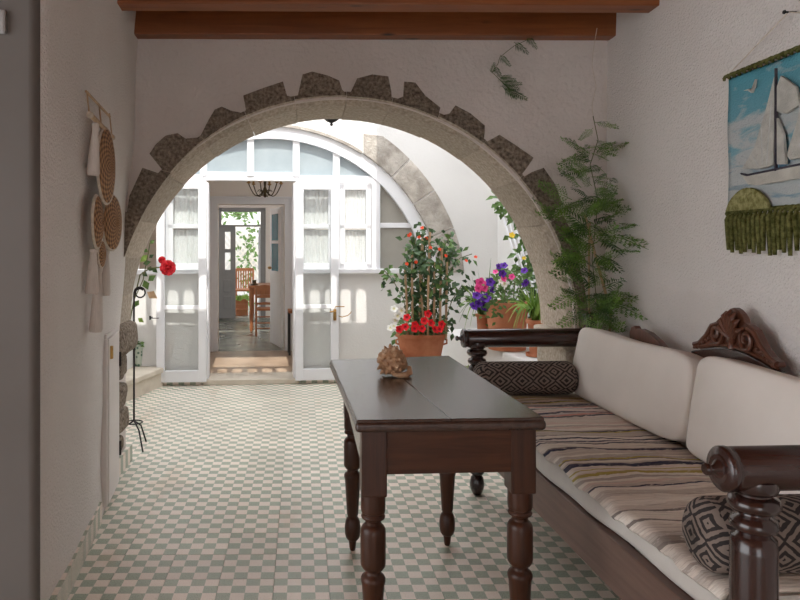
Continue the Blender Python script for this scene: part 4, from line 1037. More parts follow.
# carved pediment
prof_l = [(.235, .852), (.232, .868), (.20, .878), (.165, .90), (.145, .925), (.118, .955), (.085, .968), (.062, .972)]
outl = [(-a, b) for a, b in prof_l]+[(-.055, .985), (-.04, 1.0), (-.02, 1.012), (0, 1.018), (.02, 1.012), (.04, 1.0), (.055, .985)]+prof_l[::-1]
bot = [(.235-.47*i/14, .838+.042*math.sin(PI*i/14)) for i in range(1, 14)]
ped = spart(MB().prism([(vc+a*.9, b) for a, b in outl+bot], SBK-.006, SBK+.018, 'yz'), 'carved_pediment', 'carved', smooth=False, bevel=.003)
for k in range(7):                                  # shell ribs
    a = R_(90+(k-3)*21); base = Vector((SBK-.010, vc, .905)); tip = base+Vector((-.004, math.cos(a)*.062*(1.0), math.sin(a)*.105))
    spart(MB().tube([base, base.lerp(tip, .5)+Vector((-.010, 0, 0)), base.lerp(tip, .85)+Vector((-.012, 0, 0)), tip], [.004, .009, .011, .004], 8), 'shell_rib', 'carved', ped)
spart(MB().lathe([(.004, .872), (.013, .878), (.010, .895), (.016, .905), (.012, .915)], 12, Matrix.Translation((SBK-.012, vc, 0))), 'shell_stem', 'carved', ped)
for sgn in (-1, 1):
    sc_ = []
    for i in range(34):
        t = i/33; a = R_(100)+t*R_(560); r = .040*(1-t)+.006
        sc_.append((SBK-.012-.006*t, vc+sgn*.9*(.085+r*math.cos(a)*.9), .918+r*math.sin(a)))
    spart(MB().tube(sc_, .007, 8), 'scroll', 'carved', ped)
    st = [(SBK-.010, vc+sgn*.9*(.085+.04*.9*math.cos(R_(100))), .957), (SBK-.010, vc+sgn*.9*.12, .945), (SBK-.010, vc+sgn*.9*.155, .905), (SBK-.010, vc+sgn*.9*.20, .872), (SBK-.010, vc+sgn*.9*.232, .862)]
    spart(MB().tube(st, [.007, .008, .008, .008, .010], 8), 'scroll_edge', 'carved', ped)
    for k in range(5): spart(MB().ball((SBK-.010, vc+sgn*.9*(.135+.02*k), .896-.008*k-.002*k*k*.3), .0075, n=8, m=6), 'bead', 'carved', ped)
    spart(MB().tube([(SBK-.010, vc+sgn*.9*(.235-.235*i/8), .850+.036*math.sin(PI*(.235+ (.235-.235*i/8))/.47)) for i in range(9)], .006, 6), 'lower_mould', 'carved', ped)

# --- mattress, rug
ST = .505
def softbox(x0, x1, y0, y1, z0, z1, e=.22, n=40, m=20, T=None):
    mb = MB(); mb.ball(((x0+x1)/2, (y0+y1)/2, (z0+z1)/2), (x1-x0)/2, (y1-y0)/2, (z1-z0)/2, n, m, e, e, T); return mb
mb = MB(); nu, nv = 14, 40; vs = []; fs_ = []
def mat_pt(u, v):                                     # u across, v along: rounded slab with a wavy front
    fx = -.030+.008*math.sin(v*5)+.004*math.sin(v*17)
    return fx+(.535-fx)*u
prof_m = [(0.012, .408), (0.0, .415), (-.008, .45), (-.002, .482), (.012, .494), (.06, .499), (.3, .50), (.6, .502), (.92, .50), (1.0, .47), (1.0, .408)]
for j in range(nv+1):
    v = .055+(SLN-.11)*j/nv
    for (u, z) in prof_m: vs.append((mat_pt(u, v), v, z+(.004*math.sin(v*7+u*4)-.03*(1-v/SLN))*(z > .44)))
np_ = len(prof_m)
for j in range(nv):
    for i in range(np_): fs_.append((j*np_+i, j*np_+(i+1) % np_, (j+1)*np_+(i+1) % np_, (j+1)*np_+i))
fs_ += [tuple(range(np_)), tuple(nv*np_+i for i in range(np_))]
mt = MB().add(vs, fs_).build('mattress', 'mattress', loc=tuple(SF_O), rz=SF_A, angle=60)
tag(mt, 'thin off white mattress lying on the dark sofa frame', 'mattress')
vs = []; fs_ = []; nu, nv = 26, 90
for j in range(nv+1):
    v = .055+(SLN-.11)*j/nv
    edge = -.043+.004*math.sin(v*9)+.005*math.sin(v*23)+.003*math.sin(v*57)
    for i in range(nu+1):
        u = i/nu; x = edge+(.50-edge)*u
        z = .518-.03*(1-v/SLN)+.004*math.sin(v*7+u*4)+.003*math.sin(v*31+u*9)+.002*math.sin(v*83)
        z -= .020*max(0, 1-u/.055)**1.6
        vs.append((x, v-.02*max(0, 1-u/.16)**2*math.sin(v*3.5), z))
w_ = nu+1
for j in range(nv):
    for i in range(nu): a = j*w_+i; fs_.append((a, a+1, a+w_+1, a+w_))
rg = MB().add(vs, fs_).build('rag_rug', 'rug', loc=tuple(SF_O), rz=SF_A, angle=80)
s_ = rg.modifiers.new('thick', 'SOLIDIFY'); s_.thickness = .007; s_.offset = -1
tag(rg, 'striped rag rug in beige navy and pink spread over the sofa seat', 'rug')
# --- back cushions
def cushion(y0, y1, z0, z1, th, uc, tilt, label, seed):
    rn = random.Random(seed)
    T = Matrix.Translation((uc, (y0+y1)/2, (z0+z1)/2)) @ Matrix.Rotation(R_(tilt), 4, 'Y')
    mb = MB(); mb.ball((0, 0, 0), th/2, (y1-y0)/2, (z1-z0)/2, 72, 40, .25, .25)
    out = []
    hy, hz = (y1-y0)/2, (z1-z0)/2
    for (x, y, z) in mb.v:
        a, b = abs(y)/hy, abs(z)/hz
        bul = 1+.25*(1-a**4)*(1-b**3)
        wr = .004*math.sin(y*26+z*9+seed)*(a > .72)+.002*math.sin(z*40+y*13)
        out.append(T @ Vector((x*bul+wr*(1 if x < 0 else 0), y*(1-.01*b), z-.006*math.cos(y/hy*PI)*(z > 0))))
    mb.v = [tuple(p) for p in out]
    o = mb.build('back_cushion', 'linen', loc=tuple(SF_O), rz=SF_A, angle=180); 
    tag(o, label, 'cushion', 'linen back cushions on the sofa'); return o
cushion(.975, 1.885, .508, .835, .105, .497, 9, 'cream linen back cushion at the tall fern end of the sofa', 1)
cushion(.055, .968, .495, .850, .105, .506, 9, 'cream linen back cushion with the carved crest above it, farther from the fern', 2)
# --- bolsters
def bolster(u0, u1, v, z, r, label, tilt=0.0):
    me = bpy.data.meshes.new('bolster'); n = 40; m = 44; vs = []; uvs = []; fs_ = []
    ln_ = u1-u0
    prof = []
    for i in range(m+1):
        t = i/m
        rr = r*min(1.0, (1-(1-min(t, 1-t)/.11)**2.6)**.38 if min(t, 1-t) < .11 else 1.0)
        prof.append((t*ln_, max(rr, .002)))
    for (x, rr) in prof:
        for k in range(n+1):
            a = 2*PI*k/n; f_ = 1-.05*max(0, -math.sin(a))
            vs.append((x, rr*math.cos(a), rr*math.sin(a)*f_)); uvs.append((x+(r-rr)*.8, a*r))
    w_ = n+1
    for i in range(m):
        for k in range(n): fs_.append((i*w_+k, (i+1)*w_+k, (i+1)*w_+k+1, i*w_+k+1))
    fs_.append(tuple(range(n, -1, -1))); fs_.append(tuple(m*w_+k for k in range(n+1)))
    me.from_pydata(vs, [], fs_); uvl = me.uv_layers.new()
    for pi_, poly in enumerate(me.polygons):
        ring = pi_//n if pi_ < m*n else (0 if pi_ == m*n else m-1)
        cap = ring < 3 or ring >= m-3
        for li in poly.loop_indices:
            vi = me.loops[li].vertex_index
            uvl.data[li].uv = (vs[vi][1]+.5, vs[vi][2]+.5) if cap else uvs[vi]
    me.materials.append(M['bolster']); me.polygons.foreach_set('use_smooth', [True]*len(me.polygons))
    o = inst('bolster', me); p = SF_O+Matrix.Rotation(SF_A, 3, 'Z') @ Vector((u0, v, z)); o.location = p; o.rotation_euler = (0, tilt, SF_A)
    tag(o, label, 'bolster', 'patterned bolsters on the sofa'); return o
bolster(-.055, .435, SLN-.135, ST+.092, .080, 'dark geometric patterned bolster by the sofa arm nearest the stone arch')
bolster(-.035, .44, .148, ST+.063, .085, 'dark geometric patterned bolster half hidden behind the sofa post opposite the arch end')

# ================================================================== WALL DECOR
# --- tapestry on the right wall
xw = C(XR-.012, 2.14); tap = thing('ship_tapestry', 'woven blue sailing ship tapestry with olive fringe on the right wall', 'tapestry', (xw.x, xw.y, 0), -PI/2-TH)
# local: x -> towards the camera, y -> out of the wall is -? (rot -90): local y = +X world (into wall), local x = -Y world
HWD = .318; zt_, zb_ = 1.832, 1.352
def tp(mb, name, mat, par=tap, **k): return mb.build(name, mat, par, **k)
nx, nz = 30, 24; vs = []; fs_ = []
for i in range(nx+1):
    for j in range(nz+1):
        x = -HWD+2*HWD*i/nx; z = zb_+(zt_-zb_)*j/nz; vs.append((x, -.004-.003*math.sin(x*16)-.002*math.sin(z*20), z))
for i in range(nx):
    for j in range(nz): a = i*(nz+1)+j; fs_.append((a, a+1, a+nz+2, a+nz+1))
cl = tp(MB().add(vs, fs_), 'cloth', 'wool_sky'); s_ = cl.modifiers.new('t', 'SOLIDIFY'); s_.thickness = .006; s_.offset = 1
def patch(poly, name, mat, y=-.012, th=.006):
    tp(MB().prism([(a, b) for a, b in poly], y-th, y+.004), name, mat, cl, smooth=False, bevel=.0015)
def blob(cx, cz, rx, rz, name, mat, seed, y=-.011, n=22, clip=None):
    rn = random.Random(seed); ph = [rn.uniform(0, 6) for _ in range(3)]
    pts = []
    for k in range(n):
        a = 2*PI*k/n; f_ = 1+.16*math.sin(3*a+ph[0])+.10*math.sin(5*a+ph[1])
        x, z = cx+rx*f_*math.cos(a), cz+rz*f_*math.sin(a)
        x = max(-HWD+.002, min(HWD-.002, x)); z = max(zb_+.002, z)
        pts.append((x, z))
    patch(pts, name, mat, y, .004)
isl = [(-.310, zb_)]+[(-.310+.235*i/12, zb_+.004+.072*math.sin(PI*i/12)**.7) for i in range(1, 12)]+[(-.075, zb_)]
patch(isl, 'island', 'wool_island', -.016, .007)
# ship: hull, masts and sails
patch([(-.225, 1.478), (-.19, 1.470), (.06, 1.478), (.20, 1.492), (.18, 1.452), (.12, 1.437), (-.14, 1.432), (-.185, 1.438)], 'hull', 'wool_hull', -.015, .006)
patch([(-.225, 1.482), (-.19, 1.474), (.06, 1.482), (.20, 1.496), (.20, 1.489), (.06, 1.475), (-.19, 1.467), (-.222, 1.476)], 'gunwale', 'wool_dark', -.019, .004)
for mx, mt_ in ((-.045, 1.80), (.095, 1.81)): patch([(mx-.003, 1.47), (mx+.003, 1.47), (mx+.002, mt_), (mx-.002, mt_)], 'mast', 'wool_dark', -.020, .005)
patch([(-.052, 1.775), (-.055, 1.49), (-.12, 1.485), (-.215, 1.495), (-.15, 1.56), (-.09, 1.68)], 'sail', 'wool_sail', -.017, .006)
patch([(-.039, 1.74), (-.020, 1.77), (.045, 1.72), (.075, 1.62), (.06, 1.66), (.0, 1.645), (-.039, 1.66)], 'sail', 'wool_sail', -.017, .006)
patch([(-.040, 1.64), (-.039, 1.49), (.0, 1.486), (-.01, 1.58)], 'sail', 'wool_sail', -.017, .006)
patch([(.088, 1.79), (.087, 1.50), (.02, 1.497), (.005, 1.515), (.055, 1.62)], 'sail', 'wool_sail', -.017, .006)
patch([(.102, 1.79), (.102, 1.505), (.20, 1.51), (.235, 1.53), (.16, 1.66)], 'sail', 'wool_sail', -.017, .006)
for k in range(3): patch([(-.06-.05*k, 1.70-.08*k), (-.066-.05*k, 1.70-.08*k), (-.09-.02*k, 1.495), (-.084-.02*k, 1.495)], 'seam', 'wool_cloud', -.021, .003)
patch([(-.185, 1.765), (-.172, 1.755), (-.158, 1.763), (-.150, 1.79), (-.156, 1.770), (-.17, 1.748), (-.19, 1.762), (-.212, 1.765)], 'gull', 'wool_hull', -.015, .005)
# braided top rod, cord, nail, fringe
br = MB()
for ph in (0, PI):
    br.tube([(-HWD-.01+(2*HWD+.02)*i/80, -.014+.008*math.sin(i*.9+ph), zt_+.004+.006*math.cos(i*.9+ph)) for i in range(81)], .0055, 6)
tp(br, 'braided_rod', 'wool_olive')
nz_ = 1.965
tp(MB().tube([(-HWD, -.012, zt_+.008), (0, -.012, nz_), (HWD, -.012, zt_+.008)], .0022, 6), 'cord', 'rope')
tp(MB().lathe([(.003, -.012), (.003, .022), (.007, .024), (.006, .028)], 10, axT((0, 0, nz_), (0, -1, 0))), 'nail', 'iron')
br = MB()
for ph in (0, PI): br.tube([(-HWD+2*HWD*i/70, -.012+.006*math.sin(i*1.1+ph), zb_-.004+.006*math.cos(i*1.1+ph)) for i in range(71)], .006, 6)
tp(br, 'lower_braid', 'wool_olive')
rn = random.Random(21)
for k in range(26):
    x = -HWD+.012+(2*HWD-.024)*k/25; l_ = rn.uniform(.135, .155); sw = rn.uniform(-.006, .006)
    tp(MB().tube([(x, -.010, zb_-.006), (x+sw*.4, -.018, zb_-.03), (x+sw*.8, -.016, zb_-.08), (x+sw, -.014, zb_-l_)], [.005, .009, .0085, .006], 7), 'tassel', 'wool_olive')

# --- woven wall hanging on the left wall
def lwp(D, z, off=.0): return C(XL(D, z)+off, D, z)
e0 = lwp(2.475, 1.6); e1 = lwp(3.0, 1.6); dr = (e1-e0); wa = math.atan2(dr.y, dr.x)
wh = thing('woven_wall_hanging', 'wicker disc wall hanging with twig hanger and pale tassels', 'wall hanging', (e0.x, e0.y, 0), wa)
lean = (lwp(2.8, 1.9)-lwp(2.8, 1.2)).x/.7
def hp(x, z, out): return Vector((x, -out-.0-lean*(z-1.6)*1.0, z))          # -y points into the room
def hb(mb, name, mat, par=wh, **k): return mb.build(name, mat, par, **k)
x0_, x1_ = -.03, .36
hb(MB().tube([hp(x0_-.01, 1.782, .02), hp(x1_+.01, 1.768, .02)], .005, 8), 'top_twig', 'bamboo')
hb(MB().tube([hp(x0_+.0, 1.702, .035), hp(x1_+.01, 1.682, .035)], .010, 10), 'rod', 'bamboo')
for x in (x0_+.002, (x0_+x1_)/2, x1_): hb(MB().tube([hp(x, 1.78, .02), hp(x, 1.695, .033)], .003, 6), 'string', 'bamboo')
for x in (x0_, x1_+.006): hb(MB().ball(hp(x, 1.70-.02*(x > .1), .035), .013, n=10, m=8), 'rod_knob', 'rope')
def disc(x, z, rx, rz, out, tiltz, depth=-.020):
    o_ = hp(x, z, out); mb = MB(); n = 40; vs = [(0, depth, 0)]; fs_ = []
    rings = 7
    for r in range(1, rings+1):
        t = r/rings
        for k in range(n):
            a = 2*PI*k/n; vs.append((rx*t*math.cos(a), depth*(1-t*t), rz*t*math.sin(a)))
    for k in range(n): fs_.append((0, 1+k, 1+(k+1) % n))
    for r in range(rings-1):
        for k in range(n): a = 1+r*n+k; b = 1+r*n+(k+1) % n; fs_.append((a, b, b+n, a+n))
    d_ = MB().add(vs, fs_).build('wicker_disc', 'wicker', wh, loc=tuple(o_), rz=(0, 0, tiltz), recalc=False)
    sd_ = d_.modifiers.new('t', 'SOLIDIFY'); sd_.thickness = .008
    for t in (.32, .64, 1.0):
        hb(MB().tube([(rx*t*math.cos(2*PI*k/36), depth*(1-t*t)-.004, rz*t*math.sin(2*PI*k/36)) for k in range(37)], .0035 if t < 1 else .006, 6), 'braid_ring', 'rope', d_)
    return d_
disc(.225, 1.545, .125, .150, .042, R_(-3))
disc(.125, 1.320, .085, .100, .040, R_(1))
disc(.375, 1.325, .120, .115, .045, R_(-7))
disc(.225, 1.195, .050, .052, .040, R_(-3), -.012)
def tassel(x, z1, z0, r, out):
    mb = MB(); a = hp(x, z1, out); b = hp(x, z0, out)
    mb.tube([a, a.lerp(b, .03), a.lerp(b, .08), a.lerp(b, .12), a.lerp(b, .5), a.lerp(b, .95), b], [.003, r*.55, r*.6, r*.42, r*.75, r, r*.9], 12)
    hb(mb, 'tassel', 'tassel')
tassel(.06, 1.69, 1.49, .024, .035); tassel(.13, 1.22, 1.045, .026, .035); tassel(.365, 1.215, 1.02, .024, .035); tassel(.235, 1.15, .885, .027, .035)
hb(MB().tube([hp(.235, 1.15, .035), hp(.235, 1.045, .035)], .004, 6), 'string', 'rope')
for (x, za, zb__) in ((.06, 1.70, 1.68), (.13, 1.24, 1.215), (.365, 1.22, 1.21), (.225, 1.40, 1.25)): hb(MB().tube([hp(x, za, .036), hp(x, zb__, .036)], .004, 6), 'string', 'rope')

# ================================================================== PLANTS
def petunia_mesh(name, mat, r=1.0):
    mb = MB(); n = 20; vs = [(0, 0, -.35*r)]; fs_ = []
    for (t, z) in ((.22, -.10), (.62, .0), (1.0, .02)):
        for k in range(n):
            a = 2*PI*k/n; lobe = 1-(.24*(1-abs(math.cos(2.5*a))) if t > .5 else 0)
            rr = r*t*lobe; vs.append((rr*math.cos(a), rr*math.sin(a), r*(z+.16*math.sin(10*a)*(t > .9)+.06*math.cos(5*a)*(t > .5))))
    for k in range(n): fs_.append((0, 1+k, 1+(k+1) % n))
    for j in range(2):
        for k in range(n): a = 1+j*n+k; b = 1+j*n+(k+1) % n; fs_.append((a, b, b+n, a+n))
    mb.add(vs, fs_); return mb.mesh(name, M[mat], True, 70, False)
PET = {k: petunia_mesh('flower_'+k, 'petal_'+k) for k in ('red', 'white', 'purple', 'pink', 'orange', 'yellow')}
def flower(par, kind, p, r, rnd, face=Vector((0, -1, .35))):
    d = (face+Vector((rnd.uniform(-.5, .5), rnd.uniform(-.2, .2), rnd.uniform(-.35, .5)))).normalized()
    o = inst('flower', PET[kind], par, p, d.to_track_quat('Z', 'Y').to_euler()); o.scale = (r, r, r); return o
def pot_mesh(r0, r1, h, rim=.02, n=28, sx=1.0, sy=1.0, th=.012, bands=()):
    pr = [(r0*.9, 0), (r0, .004)]
    for i in range(1, 6):
        t = i/5*(h-rim)/h; pr.append((r0+(r1-r0)*t, h*t))
    for b in bands: pass
    rr = r1+.010
    pr += [(rr, h-rim+.003), (rr+.003, h-rim*.5), (rr, h), (rr-th, h), (r1-th-.004, h-rim), (r1*.85, h-rim-.008), (.001, h-rim-.008)]
    return MB().lathe(pr, n, None, sx, sy)
def up(p): return Vector((0, 0, p))

# --- tall climber in oval terracotta planter on a stool
DP = 5.0; pb_ = W(421, 356.5, DP)
st_ = thing('plant_stool', 'low wooden stool under the oval planter of red petunias', 'stool', (pb_.x, pb_.y, 0), .1)
MB().box(-.17, .17, -.13, .13, pb_.z-.03, pb_.z).build('seat', 'chair_wood', st_, smooth=False, bevel=.006)
for a in (-1, 1):
    for b in (-1, 1): MB().tube([(a*.14, b*.10, pb_.z-.02), (a*.15, b*.11, 0)], .015, 8).build('leg', 'chair_wood', st_)
pl = thing('climber_planter', 'oval terracotta planter with red and white petunias and tall staked climber', 'potted plant', pb_)
pot_mesh(.145, .180, .172, .026, 36, 1.0, .72).build('pot', 'terracotta', pl)
MB().lathe([(.150, .140), (.0, .150)][:1]+[(.001, .152)], 24, None, 1.0, .72).build('soil', 'soil', pl)
for sgn in (-1, 1):
    MB().tube([(sgn*.166, -.01, .13), (sgn*.186, -.02, .125), (sgn*.186, -.02, .10), (sgn*.160, -.01, .09)], .007, 8).build('handle', 'terracotta', pl)
rn = random.Random(2)
def lp(x, y, D): return W(x, y, D)-pb_
for (xa, ya, xb, yb) in ((418, 335, 423, 226), (428, 335, 430, 232), (424, 335, 419, 262), (413, 335, 412, 250), (434, 335, 434, 262), (440, 335, 442, 248), (446, 335, 447, 262), (407, 335, 405, 270)):
    D_ = DP-.05+rn.uniform(-.05, .03); a = lp(xa, ya, D_); a.z = .14
    MB().tube([a, a.lerp(lp(xb, yb, D_), .5)+Vector((rn.uniform(-.006, .006), 0, 0)), lp(xb, yb, D_)], .0085, 6).build('stake', 'bamboo', pl)
stems = [[(418, 335), (415, 300), (408, 275), (413, 250), (418, 230)], [(425, 335), (430, 290), (425, 260), (428, 236)], [(432, 335), (438, 300), (446, 275), (449, 255), (444, 240)], [(424, 335), (420, 300), (424, 270), (420, 245)],
         [(440, 335), (452, 300), (462, 285), (468, 292)], [(410, 335), (404, 300), (394, 282), (384, 270)], [(436, 320), (450, 270), (460, 258), (472, 254)], [(428, 300), (440, 252), (452, 234)]]
sm_ = MB(); fl = MB(); fl2 = MB()
for si, s in enumerate(stems):
    P = [lp(x, y, DP+rn.uniform(-.08, .08)) for x, y in s]; P[0].z = min(P[0].z, .14) if s[0][1] > 330 else P[0].z
    sm_.tube(P, .0035, 5)
    dens = 150 if si < 4 else (50 if si < 6 else 20)
    for i in range(dens):
        k = rn.uniform(0, len(P)-1.001); a = P[int(k)].lerp(P[int(k)+1], k % 1)
        spx = .045 if si < 6 else .022
        q_ = a+Vector((rn.gauss(0, spx), rn.gauss(0, .05), rn.gauss(0, .04)))
        d = Vector((rn.uniform(-1, 1), rn.uniform(-1, .3), rn.uniform(-1, .4)))
        tgt = fl2 if (rn.random() < (.12 if si not in (5, 7) else .7)) else fl
        tgt.leaf(q_, d, Vector((rn.uniform(-.5, .5), -1, rn.uniform(0, .9))), rn.uniform(.042, .068), rn.uniform(.026, .040))
for i in range(170):                                   # petunia leaves over the rim
    a = rn.uniform(0, 2*PI); rr = rn.uniform(.05, .19)
    p_ = Vector((rr*math.cos(a), rr*.72*math.sin(a), .17+rn.uniform(-.01, .10)))
    fl2.leaf(p_, Vector((math.cos(a), math.sin(a)-.6, rn.uniform(-.3, .6))), Vector((0, -.6, .8)), rn.uniform(.035, .055), .026)
sm_.build('stems', 'stem', pl)['kind'] = 'stuff'
fl.build('foliage', 'leaf_dark', pl, smooth=False, recalc=False)['kind'] = 'stuff'; fl2.build('foliage', 'leaf_mid', pl, smooth=False, recalc=False)['kind'] = 'stuff'
zz = lambda zx, zy: (380+zx*.2333, 220+zy*.2333)
for (a, b) in ((115, 418), (84, 468), (108, 458), (150, 450), (205, 402), (190, 432), (220, 442), (180, 466), (265, 447), (256, 468), (148, 466), (238, 470)): flower(pl, 'red', lp(*zz(a, b), DP-.15-rn.uniform(0, .05)), .030, rn)
for (a, b) in ((60, 380), (92, 388), (66, 430), (45, 462), (76, 412), (60, 455)): flower(pl, 'white', lp(*zz(a, b), DP-.12-rn.uniform(0, .05)), .029, rn)
for (a, b) in ((130, 60), (124, 66), (180, 33), (198, 78), (217, 118), (255, 125), (283, 153), (115, 188), (370, 174), (410, 158), (167, 72), (155, 180)): flower(pl, 'orange', lp(*zz(a, b), DP-.12), .014, rn)

# --- pots on the planter ledge
def at(x, y): return G(x, y, LZ)
pp = at(507, 349.5); DQ = FPX*(CAM_H-LZ)/(349.5-PY)
pt = thing('petunia_pot', 'big terracotta pot of purple and pink petunias on the white ledge', 'potted plant', pp)
sc = DQ/FPX
pm = pot_mesh(16.5*sc, 21.0*sc, 48*sc, .035, 32); pm.build('pot', 'terracotta', pt)
for zf in (.35, .40): MB().lathe([(r_x*sc*(16.5+4.5*zf)/1.0, 48*sc*zf+dz) for r_x, dz in ((.99, -.006), (1.03, 0), (.99, .006))], 32).build('band', 'terracotta', pt)
MB().lathe([(.10, 0), (.125, .004), (.13, .022), (.122, .022), (.115, .01), (.10, .008)], 28).build('saucer', 'terracotta', pt)
MB().lathe([(19.5*sc, 48*sc-.04), (.001, 48*sc-.035)], 24).build('soil', 'soil', pt)
def lq(x, y, D=DQ): return W(x, y, D)-pp
zq = lambda zx, zy: (450+zx*.2835, 190+zy*.2835)
fl = MB(); fl2 = MB()
for i in range(240):
    x = rn.gauss(507, 15); y = rn.uniform(268, 303)+abs(x-507)*.3
    fl.leaf(lq(x, y, DQ+rn.uniform(-.14, .1)), Vector((rn.uniform(-1, 1), rn.uniform(-1, .2), rn.uniform(-.6, .8))), Vector((0, -1, .6)), rn.uniform(.03, .055), rn.uniform(.018, .03))
for i in range(60):
    x = rn.gauss(492, 9); y = rn.gauss(305, 9)
    fl.leaf(lq(x, y, DQ-.16), Vector((rn.uniform(-1, 1), rn.uniform(-1, .2), rn.uniform(-.8, .5))), Vector((0, -1, .6)), .04, .022)
st2 = MB()
for (x, y) in ((500, 272), (492, 285), (515, 280), (508, 268), (497, 290), (524, 285)): st2.tube([Vector((rn.uniform(-.04, .04), rn.uniform(-.04, .04), 48*sc-.04)), lq(x, y)], .004, 5)
st2.build('stems', 'stem', pt)['kind'] = 'stuff'
fl.build('foliage', 'leaf_mid', pt, smooth=False, recalc=False)['kind'] = 'stuff'
for (a, b, k_, r) in ((108, 328, 'pink', .036), (100, 348, 'pink', .026), (122, 345, 'pink', .028), (190, 312, 'pink', .024), (218, 306, 'pink', .022), (160, 288, 'pink', .018),
                      (142, 325, 'purple', .032), (190, 266, 'purple', .026), (172, 270, 'purple', .022), (185, 295, 'purple', .026), (95, 372, 'purple', .032), (126, 380, 'purple', .036), (122, 410, 'purple', .034), (84, 410, 'purple', .032), (100, 400, 'purple', .026), (150, 352, 'purple', .022), (262, 284, 'purple', .024), (268, 326, 'purple', .024), (260, 335, 'purple', .018), (192, 330, 'white', .026), (180, 322, 'white', .02)):
    flower(pt, k_, lq(*zq(a, b), DQ-.17), r*1.08, rn)
# blade-leaved plants: each long leaf is a part
def blades(par, base, spec, D, width, mat, seed):
    rnd = random.Random(seed)
    for (x, y, sag) in spec:
        tip = W(x, y, D+rnd.uniform(-.18, .12))-Vector(par.location); b = base+Vector((rnd.uniform(-.02, .02), rnd.uniform(-.02, .02), 0))
        n = 7; vs = []; fs_ = []; d = tip-b; side = Vector((-d.z, 0, d.x)).cross(Vector((0, 0, 0)))
        sd_ = d.cross(Vector((rnd.uniform(-.2, .2), -.75, .65))).normalized()
        for i in range(n+1):
            t = i/n; p_ = b+d*t+Vector((0, 0, sag*math.sin(PI*t)))
            w_ = width*(.35+.65*math.sin(PI*min(1, t*1.25+.12)))*(1-t**4)
            vs += [p_-sd_*w_/2, p_+Vector((0, -.003, -.003)), p_+sd_*w_/2]
        for i in range(n):
            a = 3*i; fs_ += [(a, a+3, a+4, a+1), (a+1, a+4, a+5, a+2)]
        MB().add(vs, fs_).build('leaf', mat if rnd.random() < .7 else 'leaf_light', par, recalc=False)
pg = at(483, 347.0); DG = FPX*(CAM_H-LZ)/(347.0-PY)
gp_ = thing('grassy_pot', 'slim terracotta pot with arching narrow green leaves left of petunias', 'potted plant', pg)
scg = DG/FPX
pot_mesh(4.6*scg, 6.4*scg, 33*scg, .02, 20).build('pot', 'terracotta', gp_)
MB().lathe([(5.4*scg, 33*scg-.025), (.001, 33*scg-.02)], 16).build('soil', 'soil', gp_)
gl_ = [(457, 307, .08), (459, 322, .12), (463, 296, .06), (462, 284, .04), (468, 283, .03), (472, 276, .0), (460, 313, .1), (466, 320, .12), (470, 300, .05), (490, 280, .02), (495, 292, .05), (478, 270, 0), (491, 258, 0), (464, 330, .14), (474, 318, .1), (498, 300, .08), (456, 298, .07), (470, 326, .13), (487, 318, .08)]
blades(gp_, Vector((0, 0, 33*scg-.03)), gl_, DG-.08, .020, 'leaf_mid', 5)
p3 = at(536, 356.5); D3 = FPX*(CAM_H-LZ)/(356.5-PY); s3 = D3/FPX
sp_ = thing('spider_plant', 'spider plant with long pale striped leaves in small terracotta pot', 'potted plant', p3)
pot_mesh(6.0*s3, 8.2*s3, 37*s3, .028, 24).build('pot', 'terracotta', sp_)
MB().lathe([(.045, 0), (.062, .004), (.066, .024), (.060, .024), (.055, .01)], 24).build('saucer', 'terracotta', sp_)
MB().lathe([(7.0*s3, 37*s3-.03), (.001, 37*s3-.026)], 16).build('soil', 'soil', sp_)
sl2 = [(507, 302, .06), (512, 312, .08), (508, 322, .12), (515, 330, .14), (513, 294, .03), (519, 288, .03), (524, 284, .02), (530, 280, .02), (536, 278, .0), (541, 282, .02), (546, 290, .04), (550, 298, .06), (553, 308, .08), (518, 306, .06), (524, 300, .04), (530, 292, .02), (538, 290, .02), (520, 322, .12), (511, 337, .16), (545, 312, .08), (528, 316, .08), (540, 300, .04), (533, 284, 0), (550, 318, .1), (522, 330, .13), (505, 313, .09)]
blades(sp_, Vector((0, 0, 37*s3-.035)), sl2, D3-.10, .030, 'leaf_light', 6)
# low green seedling pot on the ledge
p4 = G(466, 372, .30)
so = thing('succulent_pot', 'small yellow green seedling in a little pot beside the white ledge', 'potted plant', (p4.x, p4.y, 0))
pot_mesh(.06, .085, .30, .03, 20).build('pot', 'terracotta', so)
MB().lathe([(.07, .272), (.001, .276)], 14).build('soil', 'soil', so)
fl = MB()
for i in range(26):
    a = rn.uniform(0, 2*PI); fl.leaf(Vector((rn.gauss(0, .015), rn.gauss(0, .015), .27+rn.uniform(0, .05))), Vector((math.cos(a), math.sin(a), rn.uniform(.4, 1.4))), Vector((0, -.7, .7)), rn.uniform(.035, .06), .018)
fl.build('foliage', 'leaf_light', so, smooth=False, recalc=False)['kind'] = 'stuff'
# --- trellis and flowering vine on the courtyard side wall
tw0, tw1 = C(1.84, 4.45), C(1.735, 5.75)
tl = thing('wall_trellis', 'pale diagonal trellis on the courtyard side wall behind the pots', 'trellis', tw0, math.atan2((tw1-tw0).y, (tw1-tw0).x))
tln = (tw1-tw0).length
sm2 = MB(); sm2.box(-.008, .008, .0, .012, -.62, .62); sme2 = sm2.mesh('slat', M['white_paint'], False)
for k in range(13):
    for sg in (-1, 1): inst('slat', sme2, tl, (tln*(k+.5)/13, .014*(sg > 0), 1.12), (0, sg*R_(38), 0))
DV = 4.9
vn = vine('flowering_vine', 'leafy vine with yellow bloom climbing the courtyard wall trellis', W(528, 330, DV), [W(x, y, d) for x, y, d in ((528, 338, DV-.1), (532, 300, DV), (526, 270, DV), (532, 250, DV), (520, 235, DV+.1), (512, 215, DV+.2), (503, 200, DV+.3), (500, 188, DV+.3))], 190, 'leaf_mid', .065, .055, seed=12, depth=.05)
